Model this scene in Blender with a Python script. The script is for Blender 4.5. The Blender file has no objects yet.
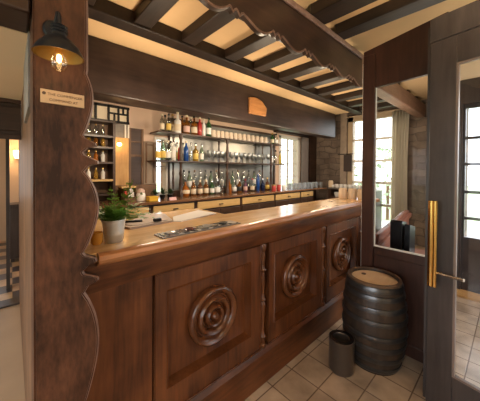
import bpy, bmesh, math, random
from math import sin, cos, pi, radians, tan
from mathutils import Vector, Matrix
random.seed(7)
scn = bpy.context.scene
COL = scn.collection

# ------------------------------------------------------------------ camera
H = 1.52
cd = bpy.data.cameras.new('camera'); cam = bpy.data.objects.new('camera', cd); COL.objects.link(cam)
cam.matrix_world = (Matrix.Translation((0, 0, H)) @ Matrix.Rotation(radians(47.6), 4, 'Z') @
                    Matrix.Rotation(radians(90 - 0.7), 4, 'X') @ Matrix.Rotation(radians(0.35), 4, 'Z'))
cd.sensor_width = 36; cd.lens = 36 * 250 / 480; cd.shift_y = -0.0572; cd.clip_start = .02
scn.camera = cam

# ------------------------------------------------------------------ materials
def newmat(name):
    m = bpy.data.materials.new(name); m.use_nodes = True
    return m, m.node_tree.nodes, m.node_tree.links, m.node_tree.nodes['Principled BSDF']

def plain(name, col, rough=.5, metal=0., spec=.5, trans=0., coat=0., noise=0., nscale=20., bump=0., ior=1.45):
    m, N, L, P = newmat(name)
    P.inputs['Base Color'].default_value = (*col, 1); P.inputs['Roughness'].default_value = rough
    P.inputs['Metallic'].default_value = metal; P.inputs['Specular IOR Level'].default_value = spec
    P.inputs['Transmission Weight'].default_value = trans; P.inputs['Coat Weight'].default_value = coat
    P.inputs['IOR'].default_value = ior
    if noise or bump:
        tc = N.new('ShaderNodeTexCoord'); nz = N.new('ShaderNodeTexNoise')
        nz.inputs['Scale'].default_value = nscale; nz.inputs['Detail'].default_value = 5
        L.new(tc.outputs['Object'], nz.inputs['Vector'])
        if noise:
            mx = N.new('ShaderNodeMix'); mx.data_type = 'RGBA'
            mx.inputs[6].default_value = (*[max(0, c * (1 - noise)) for c in col], 1)
            mx.inputs[7].default_value = (*[min(1, c * (1 + noise)) for c in col], 1)
            L.new(nz.outputs['Fac'], mx.inputs[0]); L.new(mx.outputs[2], P.inputs['Base Color'])
        if bump:
            b = N.new('ShaderNodeBump'); b.inputs['Strength'].default_value = bump; b.inputs['Distance'].default_value = .01
            L.new(nz.outputs['Fac'], b.inputs['Height']); L.new(b.outputs['Normal'], P.inputs['Normal'])
    return m

def wood(name, dark, light, axis='y', rough=.35, scale=9., stretch=.09, bump=.15, coat=.0, blot=.35, spec=.4):
    m, N, L, P = newmat(name)
    tc = N.new('ShaderNodeTexCoord'); mp = N.new('ShaderNodeMapping')
    s = [1., 1., 1.]; s['xyz'.index(axis)] = stretch
    mp.inputs['Scale'].default_value = s
    L.new(tc.outputs['Object'], mp.inputs['Vector'])
    n1 = N.new('ShaderNodeTexNoise'); n1.inputs['Scale'].default_value = scale; n1.inputs['Detail'].default_value = 8
    n1.inputs['Roughness'].default_value = .65; n1.inputs['Distortion'].default_value = .6
    L.new(mp.outputs['Vector'], n1.inputs['Vector'])
    n2 = N.new('ShaderNodeTexNoise'); n2.inputs['Scale'].default_value = scale * 6; n2.inputs['Detail'].default_value = 4
    L.new(mp.outputs['Vector'], n2.inputs['Vector'])
    n3 = N.new('ShaderNodeTexNoise'); n3.inputs['Scale'].default_value = 4.5; n3.inputs['Detail'].default_value = 5
    L.new(tc.outputs['Object'], n3.inputs['Vector'])
    def mad(a, k, b):
        q = N.new('ShaderNodeMath'); q.operation = 'MULTIPLY_ADD'; q.inputs[1].default_value = k
        L.new(a, q.inputs[0])
        if isinstance(b, float): q.inputs[2].default_value = b
        else: L.new(b, q.inputs[2])
        return q.outputs[0]
    f = mad(n1.outputs['Fac'], 1.0, 0.0); f = mad(n2.outputs['Fac'], .5, f); f = mad(n3.outputs['Fac'], blot * 2, f)
    r = N.new('ShaderNodeMapRange')
    c = .5 + .25 + blot
    r.inputs['From Min'].default_value = c - .27; r.inputs['From Max'].default_value = c + .27
    L.new(f, r.inputs['Value'])
    mx = N.new('ShaderNodeMix'); mx.data_type = 'RGBA'
    mx.inputs[6].default_value = (*dark, 1); mx.inputs[7].default_value = (*light, 1)
    L.new(r.outputs[0], mx.inputs[0]); L.new(mx.outputs[2], P.inputs['Base Color'])
    P.inputs['Roughness'].default_value = rough; P.inputs['Coat Weight'].default_value = coat; P.inputs['Specular IOR Level'].default_value = spec
    P.inputs['Coat Roughness'].default_value = .15
    if bump:
        b = N.new('ShaderNodeBump'); b.inputs['Strength'].default_value = bump; b.inputs['Distance'].default_value = .004
        L.new(f, b.inputs['Height']); L.new(b.outputs['Normal'], P.inputs['Normal'])
    return m

def tiles(name, c1, c2, mortar, size, rough=.4, offset=0., checker=False, axes='xy', wscale=None, bump=.3, msize=.02):
    m, N, L, P = newmat(name)
    tc = N.new('ShaderNodeTexCoord'); mp = N.new('ShaderNodeMapping')
    if axes == 'xz': mp.inputs['Rotation'].default_value = (radians(-90), 0, 0)
    if axes == 'yz': mp.inputs['Rotation'].default_value = (radians(-90), 0, radians(-90))
    L.new(tc.outputs['Object'], mp.inputs['Vector'])
    nz = N.new('ShaderNodeTexNoise'); nz.inputs['Scale'].default_value = 5; nz.inputs['Detail'].default_value = 7
    L.new(tc.outputs['Object'], nz.inputs['Vector'])
    if checker:
        t = N.new('ShaderNodeTexChecker'); t.inputs['Scale'].default_value = 1 / size
        t.inputs['Color1'].default_value = (*c1, 1); t.inputs['Color2'].default_value = (*c2, 1)
    else:
        t = N.new('ShaderNodeTexBrick'); t.offset = offset; t.squash = 1
        t.inputs['Scale'].default_value = 1.; t.inputs['Brick Width'].default_value = wscale or size
        t.inputs['Row Height'].default_value = size; t.inputs['Mortar Size'].default_value = msize * size
        t.inputs['Mortar Smooth'].default_value = .4
        t.inputs['Color1'].default_value = (*c1, 1); t.inputs['Color2'].default_value = (*c2, 1)
        t.inputs['Mortar'].default_value = (*mortar, 1)
    if axes != 'xy' :
        # irregular courses
        ds = N.new('ShaderNodeTexNoise'); ds.inputs['Scale'].default_value = 3.; L.new(tc.outputs['Object'], ds.inputs['Vector'])
        va = N.new('ShaderNodeVectorMath'); va.operation = 'MULTIPLY_ADD'; va.inputs[1].default_value = (.22, .22, .22)
        L.new(ds.outputs['Color'], va.inputs[0]); L.new(mp.outputs['Vector'], va.inputs[2]); L.new(va.outputs[0], t.inputs['Vector'])
    else:
        L.new(mp.outputs['Vector'], t.inputs['Vector'])
    mx = N.new('ShaderNodeMix'); mx.data_type = 'RGBA'; mx.blend_type = 'MULTIPLY'; mx.inputs[0].default_value = 1
    cr = N.new('ShaderNodeMapRange'); cr.inputs['From Min'].default_value = .3; cr.inputs['From Max'].default_value = .7
    cr.inputs['To Min'].default_value = .62; cr.inputs['To Max'].default_value = 1.15
    L.new(nz.outputs['Fac'], cr.inputs['Value']); L.new(t.outputs['Color'], mx.inputs[6]); L.new(cr.outputs[0], mx.inputs[7])
    L.new(mx.outputs[2], P.inputs['Base Color']); P.inputs['Roughness'].default_value = rough
    if bump:
        b = N.new('ShaderNodeBump'); b.inputs['Strength'].default_value = bump; b.inputs['Distance'].default_value = .01
        if checker: L.new(nz.outputs['Fac'], b.inputs['Height'])
        else:
            q = N.new('ShaderNodeMath'); q.operation = 'MULTIPLY_ADD'; q.inputs[1].default_value = -1.
            L.new(t.outputs['Fac'], q.inputs[0]); L.new(nz.outputs['Fac'], q.inputs[2]); L.new(q.outputs[0], b.inputs['Height'])
        L.new(b.outputs['Normal'], P.inputs['Normal'])
    return m

def pane(name, tint=(1, 1, 1), refl=.08, rough=0.):
    m, N, L, P = newmat(name); N.remove(P)
    t = N.new('ShaderNodeBsdfTransparent'); t.inputs[0].default_value = (*tint, 1)
    g = N.new('ShaderNodeBsdfGlossy'); g.inputs['Roughness'].default_value = rough
    fr = N.new('ShaderNodeLayerWeight'); fr.inputs['Blend'].default_value = .25
    q = N.new('ShaderNodeMath'); q.operation = 'MULTIPLY_ADD'; q.inputs[1].default_value = .28; q.inputs[2].default_value = refl
    L.new(fr.outputs['Fresnel'], q.inputs[0])
    mx = N.new('ShaderNodeMixShader'); L.new(q.outputs[0], mx.inputs[0]); L.new(t.outputs[0], mx.inputs[1]); L.new(g.outputs[0], mx.inputs[2])
    L.new(mx.outputs[0], N['Material Output'].inputs['Surface'])
    return m

def curtmat():
    m, N, L, P = newmat('cream_curtain'); N.remove(P)
    d = N.new('ShaderNodeBsdfDiffuse'); d.inputs[0].default_value = (.90, .87, .80, 1)
    t = N.new('ShaderNodeBsdfTranslucent'); t.inputs[0].default_value = (.82, .76, .64, 1)
    mx = N.new('ShaderNodeMixShader'); mx.inputs[0].default_value = .6
    L.new(d.outputs[0], mx.inputs[1]); L.new(t.outputs[0], mx.inputs[2]); L.new(mx.outputs[0], N['Material Output'].inputs['Surface'])
    return m

def emit(name, col, st):
    m, N, L, P = newmat(name)
    P.inputs['Base Color'].default_value = (*col, 1)
    P.inputs['Emission Color'].default_value = (*col, 1); P.inputs['Emission Strength'].default_value = st
    return m

W_CTR = wood('counter_oak', (.034, .010, .004), (.165, .056, .018), 'y', .38, 9, bump=.12, coat=.0, spec=.32)
W_CTRZ = wood('counter_oak_upright', (.034, .010, .004), (.160, .054, .0175), 'z', .38, 9, bump=.12, coat=.0, spec=.32)
W_CARVE = wood('carved_oak', (.055, .017, .006), (.125, .042, .014), 'z', .24, 9, bump=.0, spec=.5)
W_POST = wood('post_oak', (.020, .007, .0035), (.115, .046, .023), 'z', .5, 16, stretch=.3, bump=.25, spec=.3, blot=.6)
W_EDGE = wood('edge_highlight_oak', (.10, .055, .042), (.26, .16, .125), 'z', .45, 14, bump=.1)  # paler oak that paints the highlight on carved edges
W_BEAM = wood('beam_oak', (.016, .008, .005), (.055, .028, .018), 'y', .38, 8, bump=.25)
W_BEAMX = wood('joist_oak', (.010, .006, .004), (.032, .019, .013), 'x', .5, 8, bump=.25)
W_BULK = wood('bulkhead_oak', (.012, .006, .0045), (.040, .022, .016), 'y', .42, 7, bump=.3)
W_PART = wood('screen_oak', (.022, .009, .006), (.062, .024, .015), 'z', .35, 9, bump=.12)
W_DOOR = wood('door_oak', (.030, .024, .022), (.062, .050, .046), 'z', .35, 9, bump=.12)
W_TOP = wood('worktop_wood', (.55, .31, .12), (.80, .53, .26), 'y', .22, 6, bump=.04, coat=.5)
W_LIP = wood('worktop_lip_wood', (.20, .075, .025), (.42, .18, .068), 'y', .35, 8, bump=.05, coat=.1)
W_BACK = wood('back_bar_wood', (.030, .016, .010), (.085, .045, .028), 'y', .35, 8, bump=.1)
W_BACKTOP = wood('back_worktop_wood', (.12, .055, .025), (.26, .13, .065), 'y', .25, 8, bump=.05, coat=.3)
W_DRAW = wood('drawer_front_wood', (.50, .31, .115), (.68, .46, .20), 'y', .4, 7, bump=.05)
W_PLAQ = wood('plaque_wood', (.24, .095, .028), (.44, .19, .058), 'y', .5, 14, bump=.3)
W_AMBER = wood('amber_plank_wood', (.40, .21, .07), (.66, .40, .16), 'z', .5, 8, bump=.1)
W_BLID = wood('barrel_lid_wood', (.66, .45, .27), (.86, .68, .47), 'y', .45, 8, bump=.1)
W_BARREL = wood('barrel_stave_wood', (.012, .009, .007), (.055, .036, .025), 'z', .38, 14, bump=.2)
W_RED = wood('bench_wood', (.16, .055, .035), (.30, .115, .075), 'y', .35, 8, bump=.05)
W_BEAMR = wood('lobby_beam_wood', (.14, .075, .05), (.27, .16, .11), 'y', .45, 8, bump=.2)
W_WARM = wood('warm_plank_wood', (.085, .042, .021), (.21, .115, .06), 'z', .5, 10, bump=.2)
PLASTER = plain('ceiling_plaster', (.62, .42, .225), .85, noise=.10, nscale=3, bump=.15)
PLWALL = plain('wall_plaster', (.66, .50, .36), .85, noise=.08, nscale=3, bump=.1)
PLPINK = plain('pink_plaster', (.62, .44, .33), .85, noise=.08, nscale=3, bump=.1)
PLCREAM = plain('cream_plaster', (.72, .60, .44), .85, noise=.06, nscale=3, bump=.1)
STONE = tiles('stone_wall', (.21, .155, .118), (.125, .088, .066), (.115, .085, .066), .15, .85, .5, axes='xz', wscale=.31, bump=.9, msize=.07)
STONE_L = plain('light_stone', (.29, .22, .165), .8, noise=.4, nscale=7, bump=.6)
STONE_G = plain('grey_stone', (.20, .18, .165), .8, noise=.4, nscale=18, bump=.5)
FLOOR = tiles('floor_tiles', (.52, .40, .285), (.41, .30, .205), (.17, .115, .075), .225, .24, 0., bump=.25, msize=.022)
CHECK = tiles('checker_floor', (.50, .36, .22), (.06, .05, .055), (0, 0, 0), .26, .3, checker=True, bump=.05)
FLOORP = plain('passage_floor', (.34, .25, .165), .45, noise=.18, nscale=4, bump=.05)
BLACK = plain('black_metal', (.012, .012, .014), .35, .6)
BLKIRON = plain('wrought_iron', (.02, .017, .015), .5, .5)
BLKLAMP = plain('lamp_enamel', (.018, .020, .024), .35, .3, noise=.3, nscale=30)
BRASSIN = plain('brass_lining', (.24, .14, .035), .45, .6)
BRASS = plain('polished_brass', (.58, .35, .11), .2, 1.)
CHROME = plain('brushed_steel', (.62, .60, .58), .22, 1.)
STEELTOP = plain('steel_top', (.33, .31, .29), .3, .9)
ZINC = plain('galvanised_zinc', (.55, .55, .54), .38, .7, noise=.2, nscale=25)
HOOP = plain('barrel_hoop', (.09, .09, .092), .28, .8, noise=.3, nscale=15)
SIGN = plain('sign_card', (.52, .35, .20), .6)
INK = plain('sign_ink', (.09, .055, .035), .7)
PAPERW = plain('white_paper', (.66, .63, .61), .5)
PAPERG = plain('grey_folder', (.44, .36, .31), .35, noise=.1, nscale=10)
LEAF = plain('fern_leaf', (.11, .25, .035), .5, noise=.5, nscale=30)
LEAFD = plain('dark_leaf', (.025, .055, .02), .5, noise=.4, nscale=30)
SOIL = plain('soil', (.03, .018, .01), .9)
WHITE = plain('white_porcelain', (.80, .77, .73), .25)
CREAM = plain('cream_stoneware', (.70, .56, .43), .3)
YELLOW = plain('yellow_tin', (.75, .46, .04), .4)
REDT = plain('red_tin', (.52, .06, .05), .35)
PINKC = plain('pink_card', (.66, .42, .45), .6)
CURT = curtmat()
CURTG = plain('grey_curtain', (.20, .17, .16), .85, noise=.2, nscale=9)
GLASS = pane('clear_pane', (.98, .985, .98), .0)
GLASSD = pane('door_pane', (.95, .96, .98), .03)
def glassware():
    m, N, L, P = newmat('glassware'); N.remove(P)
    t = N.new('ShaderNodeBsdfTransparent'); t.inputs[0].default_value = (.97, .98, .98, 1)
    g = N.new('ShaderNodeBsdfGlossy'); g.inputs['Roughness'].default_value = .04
    d = N.new('ShaderNodeBsdfTranslucent'); d.inputs[0].default_value = (.85, .86, .86, 1)  # white translucency mixed in to paint the highlights of the glass rims
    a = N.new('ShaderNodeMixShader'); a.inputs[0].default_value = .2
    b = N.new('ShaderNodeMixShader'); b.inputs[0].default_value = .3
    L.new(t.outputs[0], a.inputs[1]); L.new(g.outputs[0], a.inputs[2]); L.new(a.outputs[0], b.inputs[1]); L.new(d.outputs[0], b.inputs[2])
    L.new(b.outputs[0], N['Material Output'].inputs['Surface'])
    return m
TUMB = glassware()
MIRROR = plain('aged_mirror', (.27, .25, .22), .38, 1., noise=.35, nscale=3)
BULB = emit('bulb_filament', (1., .66, .28), 9)
BULBG = pane('bulb_glass', (1., .92, .78), .08)
SCONCE = emit('sconce_glow', (1., .60, .22), 9)
WHITEF = plain('white_frame', (.70, .66, .60), .45)
BEIGEF = plain('beige_frame', (.42, .31, .20), .5)
GRASS = plain('lawn', (.34, .40, .24), .9, noise=.4, nscale=6)
BUSH = plain('shrub_leaf', (.40, .47, .34), .7, noise=.5, nscale=12)
PAVE = plain('pavement', (.52, .50, .47), .9, noise=.1)
CLOTH = plain('dark_cloth', (.05, .035, .03), .9)
SACK = wood('ribbed_sack', (.50, .36, .23), (.68, .53, .37), 'z', .8, 16, bump=.2)
RUBBER = plain('mat_rubber', (.12, .10, .085), .35)
def matpat():
    m, N, L, P = newmat('mat_print')
    tc = N.new('ShaderNodeTexCoord'); v = N.new('ShaderNodeTexVoronoi'); v.inputs['Scale'].default_value = 26
    L.new(tc.outputs['Object'], v.inputs['Vector'])
    r = N.new('ShaderNodeValToRGB'); e = r.color_ramp.elements
    e[0].color = (.10, .09, .08, 1); e[1].color = (.50, .45, .38, 1); e[0].position = .25; e[1].position = .6
    k = e.new(.45); k.color = (.22, .15, .11, 1)
    s = N.new('ShaderNodeSeparateColor'); L.new(v.outputs['Color'], s.inputs[0]); L.new(s.outputs[0], r.inputs[0])
    L.new(r.outputs[0], P.inputs['Base Color']); P.inputs['Roughness'].default_value = .2
    return m
MATP = matpat()

# ------------------------------------------------------------------ mesh builder
class MB:
    def __init__(s): s.v = []; s.f = []; s.sm = []
    def add(s, vs, fs, smooth=False):
        o = len(s.v); s.v += [Vector(p) for p in vs]; s.f += [tuple(i + o for i in f) for f in fs]; s.sm += [smooth] * len(fs); return s
    def box(s, x0, x1, y0, y1, z0, z1):
        return s.add([(x, y, z) for x in (x0, x1) for y in (y0, y1) for z in (z0, z1)],
                     [(0, 1, 3, 2), (4, 6, 7, 5), (0, 4, 5, 1), (2, 3, 7, 6), (0, 2, 6, 4), (1, 5, 7, 3)])
    def obox(s, c, ux, uy, uz):   # centre and three half-axis vectors
        c = Vector(c); ux, uy, uz = Vector(ux), Vector(uy), Vector(uz)
        return s.add([c + a * ux + b * uy + d * uz for a in (-1, 1) for b in (-1, 1) for d in (-1, 1)],
                     [(0, 1, 3, 2), (4, 6, 7, 5), (0, 4, 5, 1), (2, 3, 7, 6), (0, 2, 6, 4), (1, 5, 7, 3)])
    def prism(s, poly, axis, a0, a1):   # poly in the two other axes (in xyz order)
        def P(p, a):
            if axis == 'x': return (a, p[0], p[1])
            if axis == 'y': return (p[0], a, p[1])
            return (p[0], p[1], a)
        n = len(poly)
        return s.add([P(p, a0) for p in poly] + [P(p, a1) for p in poly],
                     [tuple(range(n)), tuple(range(2 * n - 1, n - 1, -1))] + [(i, (i + 1) % n, (i + 1) % n + n, i + n) for i in range(n)])
    def lathe(s, prof, c=(0, 0, 0), seg=20, axis='z', smooth=True, sx=1., sy=1., cap=True):
        vs = []; fs = []; n = len(prof); c = Vector(c)
        for r, h in prof:
            for k in range(seg):
                a = 2 * pi * k / seg; p, q = r * cos(a) * sx, r * sin(a) * sy
                vs.append(c + Vector({'z': (p, q, h), 'x': (h, p, q), 'y': (p, h, q)}[axis]))
        for i in range(n - 1):
            for k in range(seg):
                fs.append((i * seg + k, i * seg + (k + 1) % seg, (i + 1) * seg + (k + 1) % seg, (i + 1) * seg + k))
        if cap and prof[0][0] > 1e-5: fs.append(tuple(range(seg)))
        if cap and prof[-1][0] > 1e-5: fs.append(tuple((n - 1) * seg + k for k in range(seg)))
        return s.add(vs, fs, smooth)
    def tube(s, pts, r, seg=10):
        pts = [Vector(p) for p in pts]; vs = []; fs = []
        up = Vector((0, 0, 1))
        for i, p in enumerate(pts):
            d = (pts[min(i + 1, len(pts) - 1)] - pts[max(i - 1, 0)]).normalized()
            u = d.cross(up if abs(d.z) < .95 else Vector((1, 0, 0))).normalized(); w = d.cross(u)
            rr = r[i] if isinstance(r, (list, tuple)) else r
            vs += [p + rr * (cos(2 * pi * k / seg) * u + sin(2 * pi * k / seg) * w) for k in range(seg)]
        for i in range(len(pts) - 1):
            for k in range(seg): fs.append((i * seg + k, i * seg + (k + 1) % seg, (i + 1) * seg + (k + 1) % seg, (i + 1) * seg + k))
        fs += [tuple(range(seg)), tuple((len(pts) - 1) * seg + k for k in range(seg))]
        return s.add(vs, fs, True)
    def mesh(s, name, mat, org=(0, 0, 0), recalc=True, sharp=38):
        me = bpy.data.meshes.new(name); o = Vector(org)
        me.from_pydata([tuple(p - o) for p in s.v], [], s.f)
        me.polygons.foreach_set('use_smooth', s.sm); me.materials.append(mat)
        if recalc:
            b = bmesh.new(); b.from_mesh(me); bmesh.ops.remove_doubles(b, verts=b.verts, dist=1e-6); bmesh.ops.recalc_face_normals(b, faces=b.faces); b.to_mesh(me); b.free()
        try: me.set_sharp_from_angle(angle=radians(sharp))
        except Exception: pass
        return me
    def build(s, name, mat, parent=None, bevel=0., org=None, **kw):
        off = Vector(org) if org is not None else (world_loc(parent) if parent else Vector((0, 0, 0)))
        ob = bpy.data.objects.new(name, s.mesh(name, mat, off, **kw)); COL.objects.link(ob)
        if parent: ob.parent = parent
        elif org is not None: ob.location = off
        if bevel:
            m = ob.modifiers.new('bevel', 'BEVEL'); m.width = bevel; m.segments = 2; m.limit_method = 'ANGLE'; m.angle_limit = radians(40)
        return ob

def world_loc(o):
    v = Vector((0, 0, 0))
    while o: v += o.location; o = o.parent
    return v
def tag(o, label, cat, group=None):
    o['label'] = label; o['category'] = cat
    if group: o['group'] = group
    return o
def T(name, loc, label, cat, group=None):
    o = bpy.data.objects.new(name, None); o.empty_display_size = .05; COL.objects.link(o); o.location = loc
    return tag(o, label, cat, group)
def S(o, label=None, cat=None):
    o['kind'] = 'structure'
    if label: o['label'] = label
    if cat: o['category'] = cat
    return o
def SE(name, loc, label=None, cat=None):
    o = bpy.data.objects.new(name, None); o.empty_display_size = .05; COL.objects.link(o); o.location = loc
    return S(o, label, cat)
def inst(name, me, parent, loc=(0, 0, 0)):
    ob = bpy.data.objects.new(name, me); COL.objects.link(ob); ob.parent = parent; ob.location = loc; return ob

# pixel column -> y on a plane x = X (placing rows of things along the back wall)
def y_at(px, X):
    a = radians(47.6); xr = (px - 240) / 250
    dx = -sin(a) + xr * cos(a); dy = cos(a) + xr * sin(a)
    return X / dx * dy

ZC = 2.95
# ------------------------------------------------------------------ room shell
fl_ = MB(); fl_.box(-1.24, 2.4, -2.4, 6.3, -.1, 0); fl_.box(-3.88, -1.24, .06, 6.3, -.1, 0)
S(fl_.build('floor', FLOOR), 'beige stone tiled floor', 'floor')
S(MB().box(-3.88, -1.24, -2.4, .06, -.1, 0).build('floor', FLOORP), 'plain tan floor of the passage', 'floor')
S(MB().box(-7.4, -3.88, -2.4, 1.6, -.1, 0).build('floor', CHECK), 'checkered tile floor of the next room', 'floor')
S(MB().box(-7.4, 2.4, -2.4, 6.3, ZC, ZC + .12).build('ceiling', PLASTER), 'warm cream plaster ceiling', 'ceiling')
S(MB().box(-3.75, -2.49, .2, 5.6, 2.83, ZC - .002).build('trim_1', PLASTER), 'plaster soffit strip above the bulkhead beam', 'trim')
# back wall with a window hole (y 4.62..5.42, z 1.0..2.32)
bw = MB(); bw.box(-3.9, -3.7, .2, 1.62, 0, ZC); bw.box(-3.9, -3.7, 1.80, 4.62, 0, ZC); bw.box(-3.9, -3.7, 1.62, 1.80, 0, 1.15); bw.box(-3.9, -3.7, 1.62, 1.80, 2.0, ZC); bw.box(-3.9, -3.7, 5.42, 6.3, 0, ZC); bw.box(-3.9, -3.7, 4.62, 5.42, 0, 1.0); bw.box(-3.9, -3.7, 4.62, 5.42, 2.32, ZC)
S(bw.build('wall_back', PLPINK), 'plaster wall behind the bar', 'wall')
# far wall, stone, window hole x -2.72..-1.62, z .1..2.82 ; vestibule wall steps forward at x > -.66
fw = MB(); fw.box(-3.7, -2.72, 6.1, 6.3, 0, ZC); fw.box(-1.62, -.6, 6.1, 6.3, 0, ZC); fw.box(-2.72, -1.62, 6.1, 6.3, 0, .1); fw.box(-2.72, -1.62, 6.1, 6.3, 2.84, ZC)
S(fw.build('wall_far', STONE), 'rough stone wall at the far end', 'wall')
S(MB().box(-2.92, -2.76, 6.03, 6.1, 0, ZC).build('trim_2', STONE_L, bevel=.01), 'pale stone pilaster beside the far window', 'trim')
S(MB().box(-.7, -.56, 4.2, 6.1, 0, ZC).build('wall_lobby', STONE), 'stone return wall of the lobby', 'wall')
lw = MB(); lw.box(-.56, -.44, 4.2, 4.36, 0, ZC); lw.box(-.44, .56, 4.2, 4.36, 2.66, ZC); lw.box(.56, .76, 4.2, 4.36, 0, ZC); lw.box(.76, 2.2, 4.2, 4.36, 0, .12); lw.box(.76, 2.2, 4.2, 4.36, 2.62, ZC); lw.box(2.2, 2.4, 4.2, 4.36, 0, ZC)  # unseen opening right of the outer door, added to brighten the vestibule
S(lw.build('wall_entrance', PLCREAM), 'cream wall above the outer door', 'wall')
# unseen sides of the lounge: big windows facing the counter and behind the camera
rw = MB(); rw.box(2.2, 2.4, -2.4, 2.3, 0, ZC); rw.box(2.2, 2.4, 2.3, 4.2, 0, .2); rw.box(2.2, 2.4, 2.3, 4.2, 2.6, ZC)
for a, b in ((2.3, 2.5), (4.1, 4.2)): rw.box(2.2, 2.4, a, b, .2, 2.6)
S(rw.build('wall_right', PLCREAM), 'lounge wall with windows', 'wall')
fr = MB(); fr.box(-7.4, 2.2, -2.4, -2.2, 0, .5); fr.box(-7.4, 2.2, -2.4, -2.2, 2.5, ZC)
for a, b in ((-7.4, -3.0), (-1.2, -.6), (1.6, 2.2)): fr.box(a, b, -2.4, -2.2, .5, 2.5)
S(fr.build('wall_front', PLCREAM), 'lounge wall behind the viewpoint', 'wall')
S(MB().box(-3.9, -1.27, .06, .2, 0, ZC).build('wall_side', W_WARM), 'warm plank lined partition beside the carved post', 'wall')
S(MB().box(-1.75, -1.27, .048, .06, 1.76, 2.05).build('trim_3', STONE_G), 'rough grey stone facing at the head of the passage', 'trim')
# passage to the next room at the left edge
pw = MB(); pw.box(-7.4, -7.2, -2.2, 1.6, 0, ZC); pw.box(-7.2, -4.2, 1.5, 1.6, 0, ZC)
S(pw.build('wall_passage', PLWALL), 'plaster wall of the next room', 'wall')
li = MB(); li.box(-2.78, -2.62, -2.2, .055, 1.76, 2.05); li.box(-2.62, -2.60, -2.2, .055, 1.81, 1.99); li.box(-2.62, -2.585, -2.2, .055, 2.02, 2.05); li.box(-2.62, -2.59, -2.2, .055, 1.745, 1.78)
S(li.build('trim_4', W_BEAM, bevel=.004), 'dark moulded lintel over the passage', 'trim')
S(MB().box(-4.42, -4.25, -.055, -.02, 0, 2.2).build('trim_5', W_DOOR), 'dark door jamb of the passage', 'trim')
S(MB().box(-1.30, -1.12, -1.6, .05, 2.05, 2.56).build('trim_6', W_BEAM, bevel=.008), 'dark beam over the passage opening', 'trim')
S(MB().box(-2.62, -1.30, -2.2, .058, 2.05, 2.10).build('ceiling_passage', PLWALL), 'low plaster ceiling of the passage', 'ceiling')
S(MB().box(-3.9, -3.72, -2.2, .06, .0, .02).build('trim_8', W_DOOR), 'dark threshold strip between the two floors', 'trim')

# ------------------------------------------------------------------ ceiling timbers
n = 9
def trim(name_i, mb, mat, label, bevel=.008):
    global n
    o = S(mb.build('trim_%d' % n, mat, bevel=bevel), label, 'beam'); n += 1; return o
trim(n, MB().box(-2.50, -2.33, .2, 6.1, 2.825, ZC), W_BEAMX, 'long dark wall plate carrying the ceiling joists')
ends = [.50, .98, 1.46, 2.03, 2.52, 3.04, 3.58, 4.12, 4.70, 5.30, 5.86]
for i, e in enumerate(ends):
    trim(n, MB().box(-2.34, -1.27, e - .16, e, 2.85, ZC), W_BEAMX, 'dark ceiling joist above the bar, number %d from the carved post' % (i + 1))
for i, (a, b) in enumerate([(.25, .42), (.80, .98), (1.36, 1.56), (1.90, 2.12), (2.34, 2.51)]):
    trim(n, MB().box(-1.2, 2.2, a, b, 2.85, ZC), W_BEAMX, 'dark ceiling joist on the lounge side, number %d from the carved post' % (i + 1))
trim(n, MB().box(-1.36, -1.2, 3.0, 6.1, 2.6, 2.85), W_BEAMR, 'reddish beam seen through the glazed screen', .015)

# bulkhead beam over the back bar
bk = T('bulkhead_beam', (-2.9, 2.9, 2.275), 'massive dark oak bulkhead beam above the bottle shelves', 'beam')
MB().box(-3.0, -2.8, .21, 5.55, 2.275, 2.83).build('beam', W_BULK, bk, bevel=.018)
MB().box(-3.7, -3.0, .21, 5.55, 2.42, 2.46).build('soffit_board', W_BEAM, bk)
pq = MB(); pq.prism([(2.72, 2.40), (3.10, 2.405), (3.12, 2.54), (3.0, 2.64), (2.86, 2.67), (2.72, 2.65)], 'x', -2.8, -2.765)
tag(pq.build('wooden_plaque', W_PLAQ, bevel=.008), 'small orange wooden plaque fixed to the bulkhead beam', 'plaque')

# carved edge profile
def teeth(L, d, n0=0.):
    return [(0, 0), (.08 * L, .010 * d / .055), (.20 * L, .85 * d), (.28 * L, .9 * d), (.34 * L, .35 * d), (.46 * L, 0), (.54 * L, .1 * d), (.70 * L, 1.0 * d), (.78 * L, 1.02 * d), (.84 * L, .4 * d), (1.0 * L, .08 * d)]
def belly(L, d, p=.85, k=14):
    return [(L * i / k, .08 * d + .95 * d * sin(pi * (i / k) ** p)) for i in range(1, k)]
# carved post
pts = []; z = 2.56
for (kind, z0, z1) in [('u', 2.56, 1.90), ('b', 1.90, 1.648), ('t', 1.648, 1.51), ('b', 1.51, 1.199), ('t', 1.199, 1.045), ('b', 1.045, .60), ('s', .60, 0.0)]:
    L = z0 - z1
    seq = teeth(L, .052) if kind == 't' else ([(0, 0), (L, 0)] if kind == 's' else [(0, .016), (L, .016)] if kind == 'u' else belly(L, .052 if z0 < 1.8 else .034))
    pts += [(.203 + o, z0 - t) for t, o in seq]
poly = [(.054, 0), (.203, 0)] + [(y, zz) for y, zz in reversed(pts)] + [(.203, 2.56), (.054, 2.56)]
cp = T('carved_post', (-1.17, .13, 0), 'wide dark oak post with scalloped carved edge at left end of bar', 'post')
def inset_poly(poly, d):
    out = []; m = len(poly)
    for i in range(m):
        a, b, c = Vector(poly[i - 1]), Vector(poly[i]), Vector(poly[(i + 1) % m])
        t = (c - a)
        nrm = Vector((t.y, -t.x)).normalized() if t.length > 1e-6 else Vector((0, 0))
        out.append((b.x - nrm.x * d, b.y - nrm.y * d))
    return out
MB().prism(poly, 'x', -1.145, -1.112).build('board', W_POST, cp)
pin = [(max(.06, y - (.008 if y > .1 else -.004)), zz) for y, zz in poly]
MB().prism(pin, 'x', -1.114, -1.1).build('face_board', W_POST, cp)
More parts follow.
